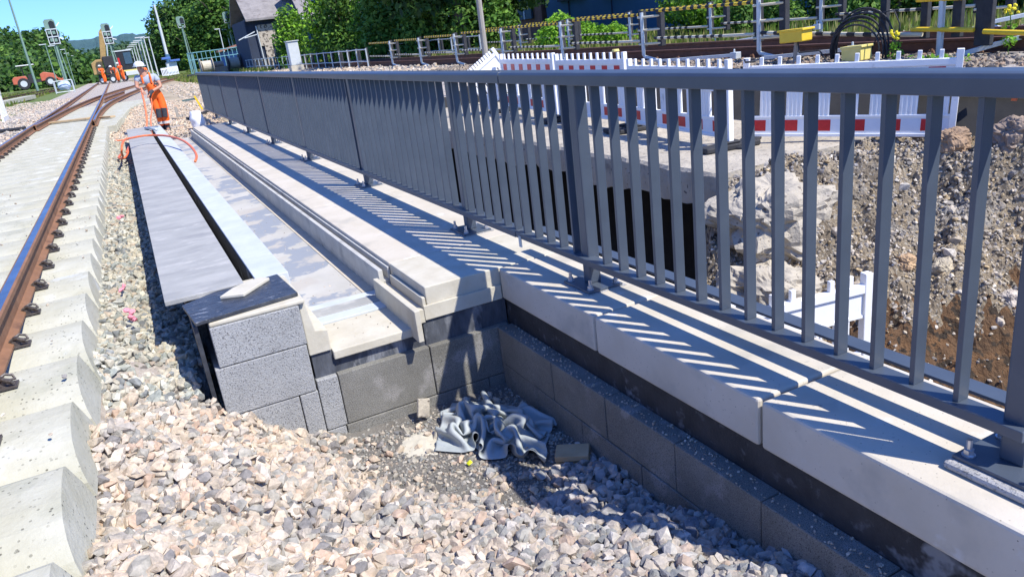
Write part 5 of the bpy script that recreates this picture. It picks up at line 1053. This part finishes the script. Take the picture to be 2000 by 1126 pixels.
for x in (-1.7,-.3,1.3): wheel(x,116.7,-.8,.5,.35,ex)
mb = MB(); mb.prism([(-2.6,0),(-2.6,1.5),(-1.9,1.9),(-1.1,1.9),(-1.1,0)], 116.9, 118.6, 'y'); mb.build('yellow_housing', M['machine'], ex, bevel=.08)
mb = MB(); mb.box(.5,3.0,116.9,118.9,.1,2.6); c_ = mb.build('cab', M['signal_black'], ex, bevel=.12); mb = MB(); mb.box(1.9,2.9,116.82,116.89,.9,2.4); mb.build('cab_window', M['glass'], c_); mb = MB(); mb.box(.4,3.1,116.8,119,2.6,2.75); mb.build('cab_roof', M['lamp_grey'], c_); mb = MB(); mb.box(1.0,1.25,116.8,116.88,.2,1.8); mb.build('red_hose', M['red'], c_)
mb = MB(); mb.box(-1.0,.5,117,118.8,-.05,2.2); mb.build('engine_body', M['rubber'], ex, bevel=.08)
mb = MB(); mb.obox((-.9,117.6,1.6),(-.1,117.6,5.3),.6,.75,up=(1,0,0)); mb.build('boom', M['machine'], ex, bevel=.08)
mb = MB(); mb.obox((-.2,117.6,5.2),(.5,117.6,5.9),.5,.6); mb.obox((.4,117.6,5.9),(.8,117.6,4.2),.5,.4,up=(1,0,0)); mb.build('stick', M['machine'], ex, bevel=.06)
mb = MB(); mb.cyl((-.2,117.2,2.0),(.3,117.2,4.6),.10,None,10); mb.build('hydraulic_ram', M['galv'], ex); mb = MB(); mb.box(.5,1.2,117.2,118,4.9,5.8); mb.build('attachment', M['lamp_grey'], ex, bevel=.08)
mb = MB(); mb.box(1.4,3.2,116.3,118,-.6,-.05); props(mb.build('pale_trailer_box', M['lamp_grey'], org=(2,117,-.5), bevel=.04), 'pale flat box beside the excavator wheels', 'box')
mb = MB(); mb.box(1.2,3.3,112,114,-.05,.12); props(mb.build('yellow_platform', M['paleyellow'], org=(2,113,0)), 'pale yellow platform edge right of the bending workers', 'platform')
vn = thing('box_van', (-19,150,-1), 'pale blue and dark box van half hidden by a bush at the left edge', 'van')
mb = MB(); mb.box(-24,-17.6,149,152,-.3,1.5); mb.build('van_body', M['palecloth'], vn, bevel=.1); mb = MB(); mb.box(-24,-18,148.9,149,1.1,1.6); mb.build('van_roof_edge', M['bluewall'], vn); wheel(-18.6,148.9,-.5,.45,.3,vn)
bush((-18.8,144,-1.0), 1.9, 2.3, BRT+MDg, 51, 'round green bush before the pale blue van', size=.13, per=260)
cr = thing('small_machine', (11,105,-1.2), 'pale grey small machine with blue roof behind the white barrier', 'machine'); mb = MB(); mb.box(5.5,7.2,120,121.5,-.8,1.0); mb.build('machine_body', M['lamp_grey'], cr, bevel=.1)
for a, b, c_, d in ((5.0,6.4,1.5,1.9),(6.2,7.8,1.0,1.35)): mb = MB(); mb.box(a,b,119.5,121.5,c_,d); mb.build('blue_roof', M['blueplastic'], cr, bevel=.05)
ss_ = thing('station_shelter', (17,118,-1.2), 'low reddish roofed shelter with blue panels before the wood', 'shelter'); mb = MB(); mb.obox((13.6,118,1.0),(18.4,118,2.0),3,.2); mb.build('shelter_roof', M['brick'], ss_); mb = MB(); mb.box(14,18,118,119,-1.4,.9); mb.build('shelter_wall', M['blueplastic'], ss_)

ex.scale = (.9, .9, .98); cr.scale = (.8,.8,.75)
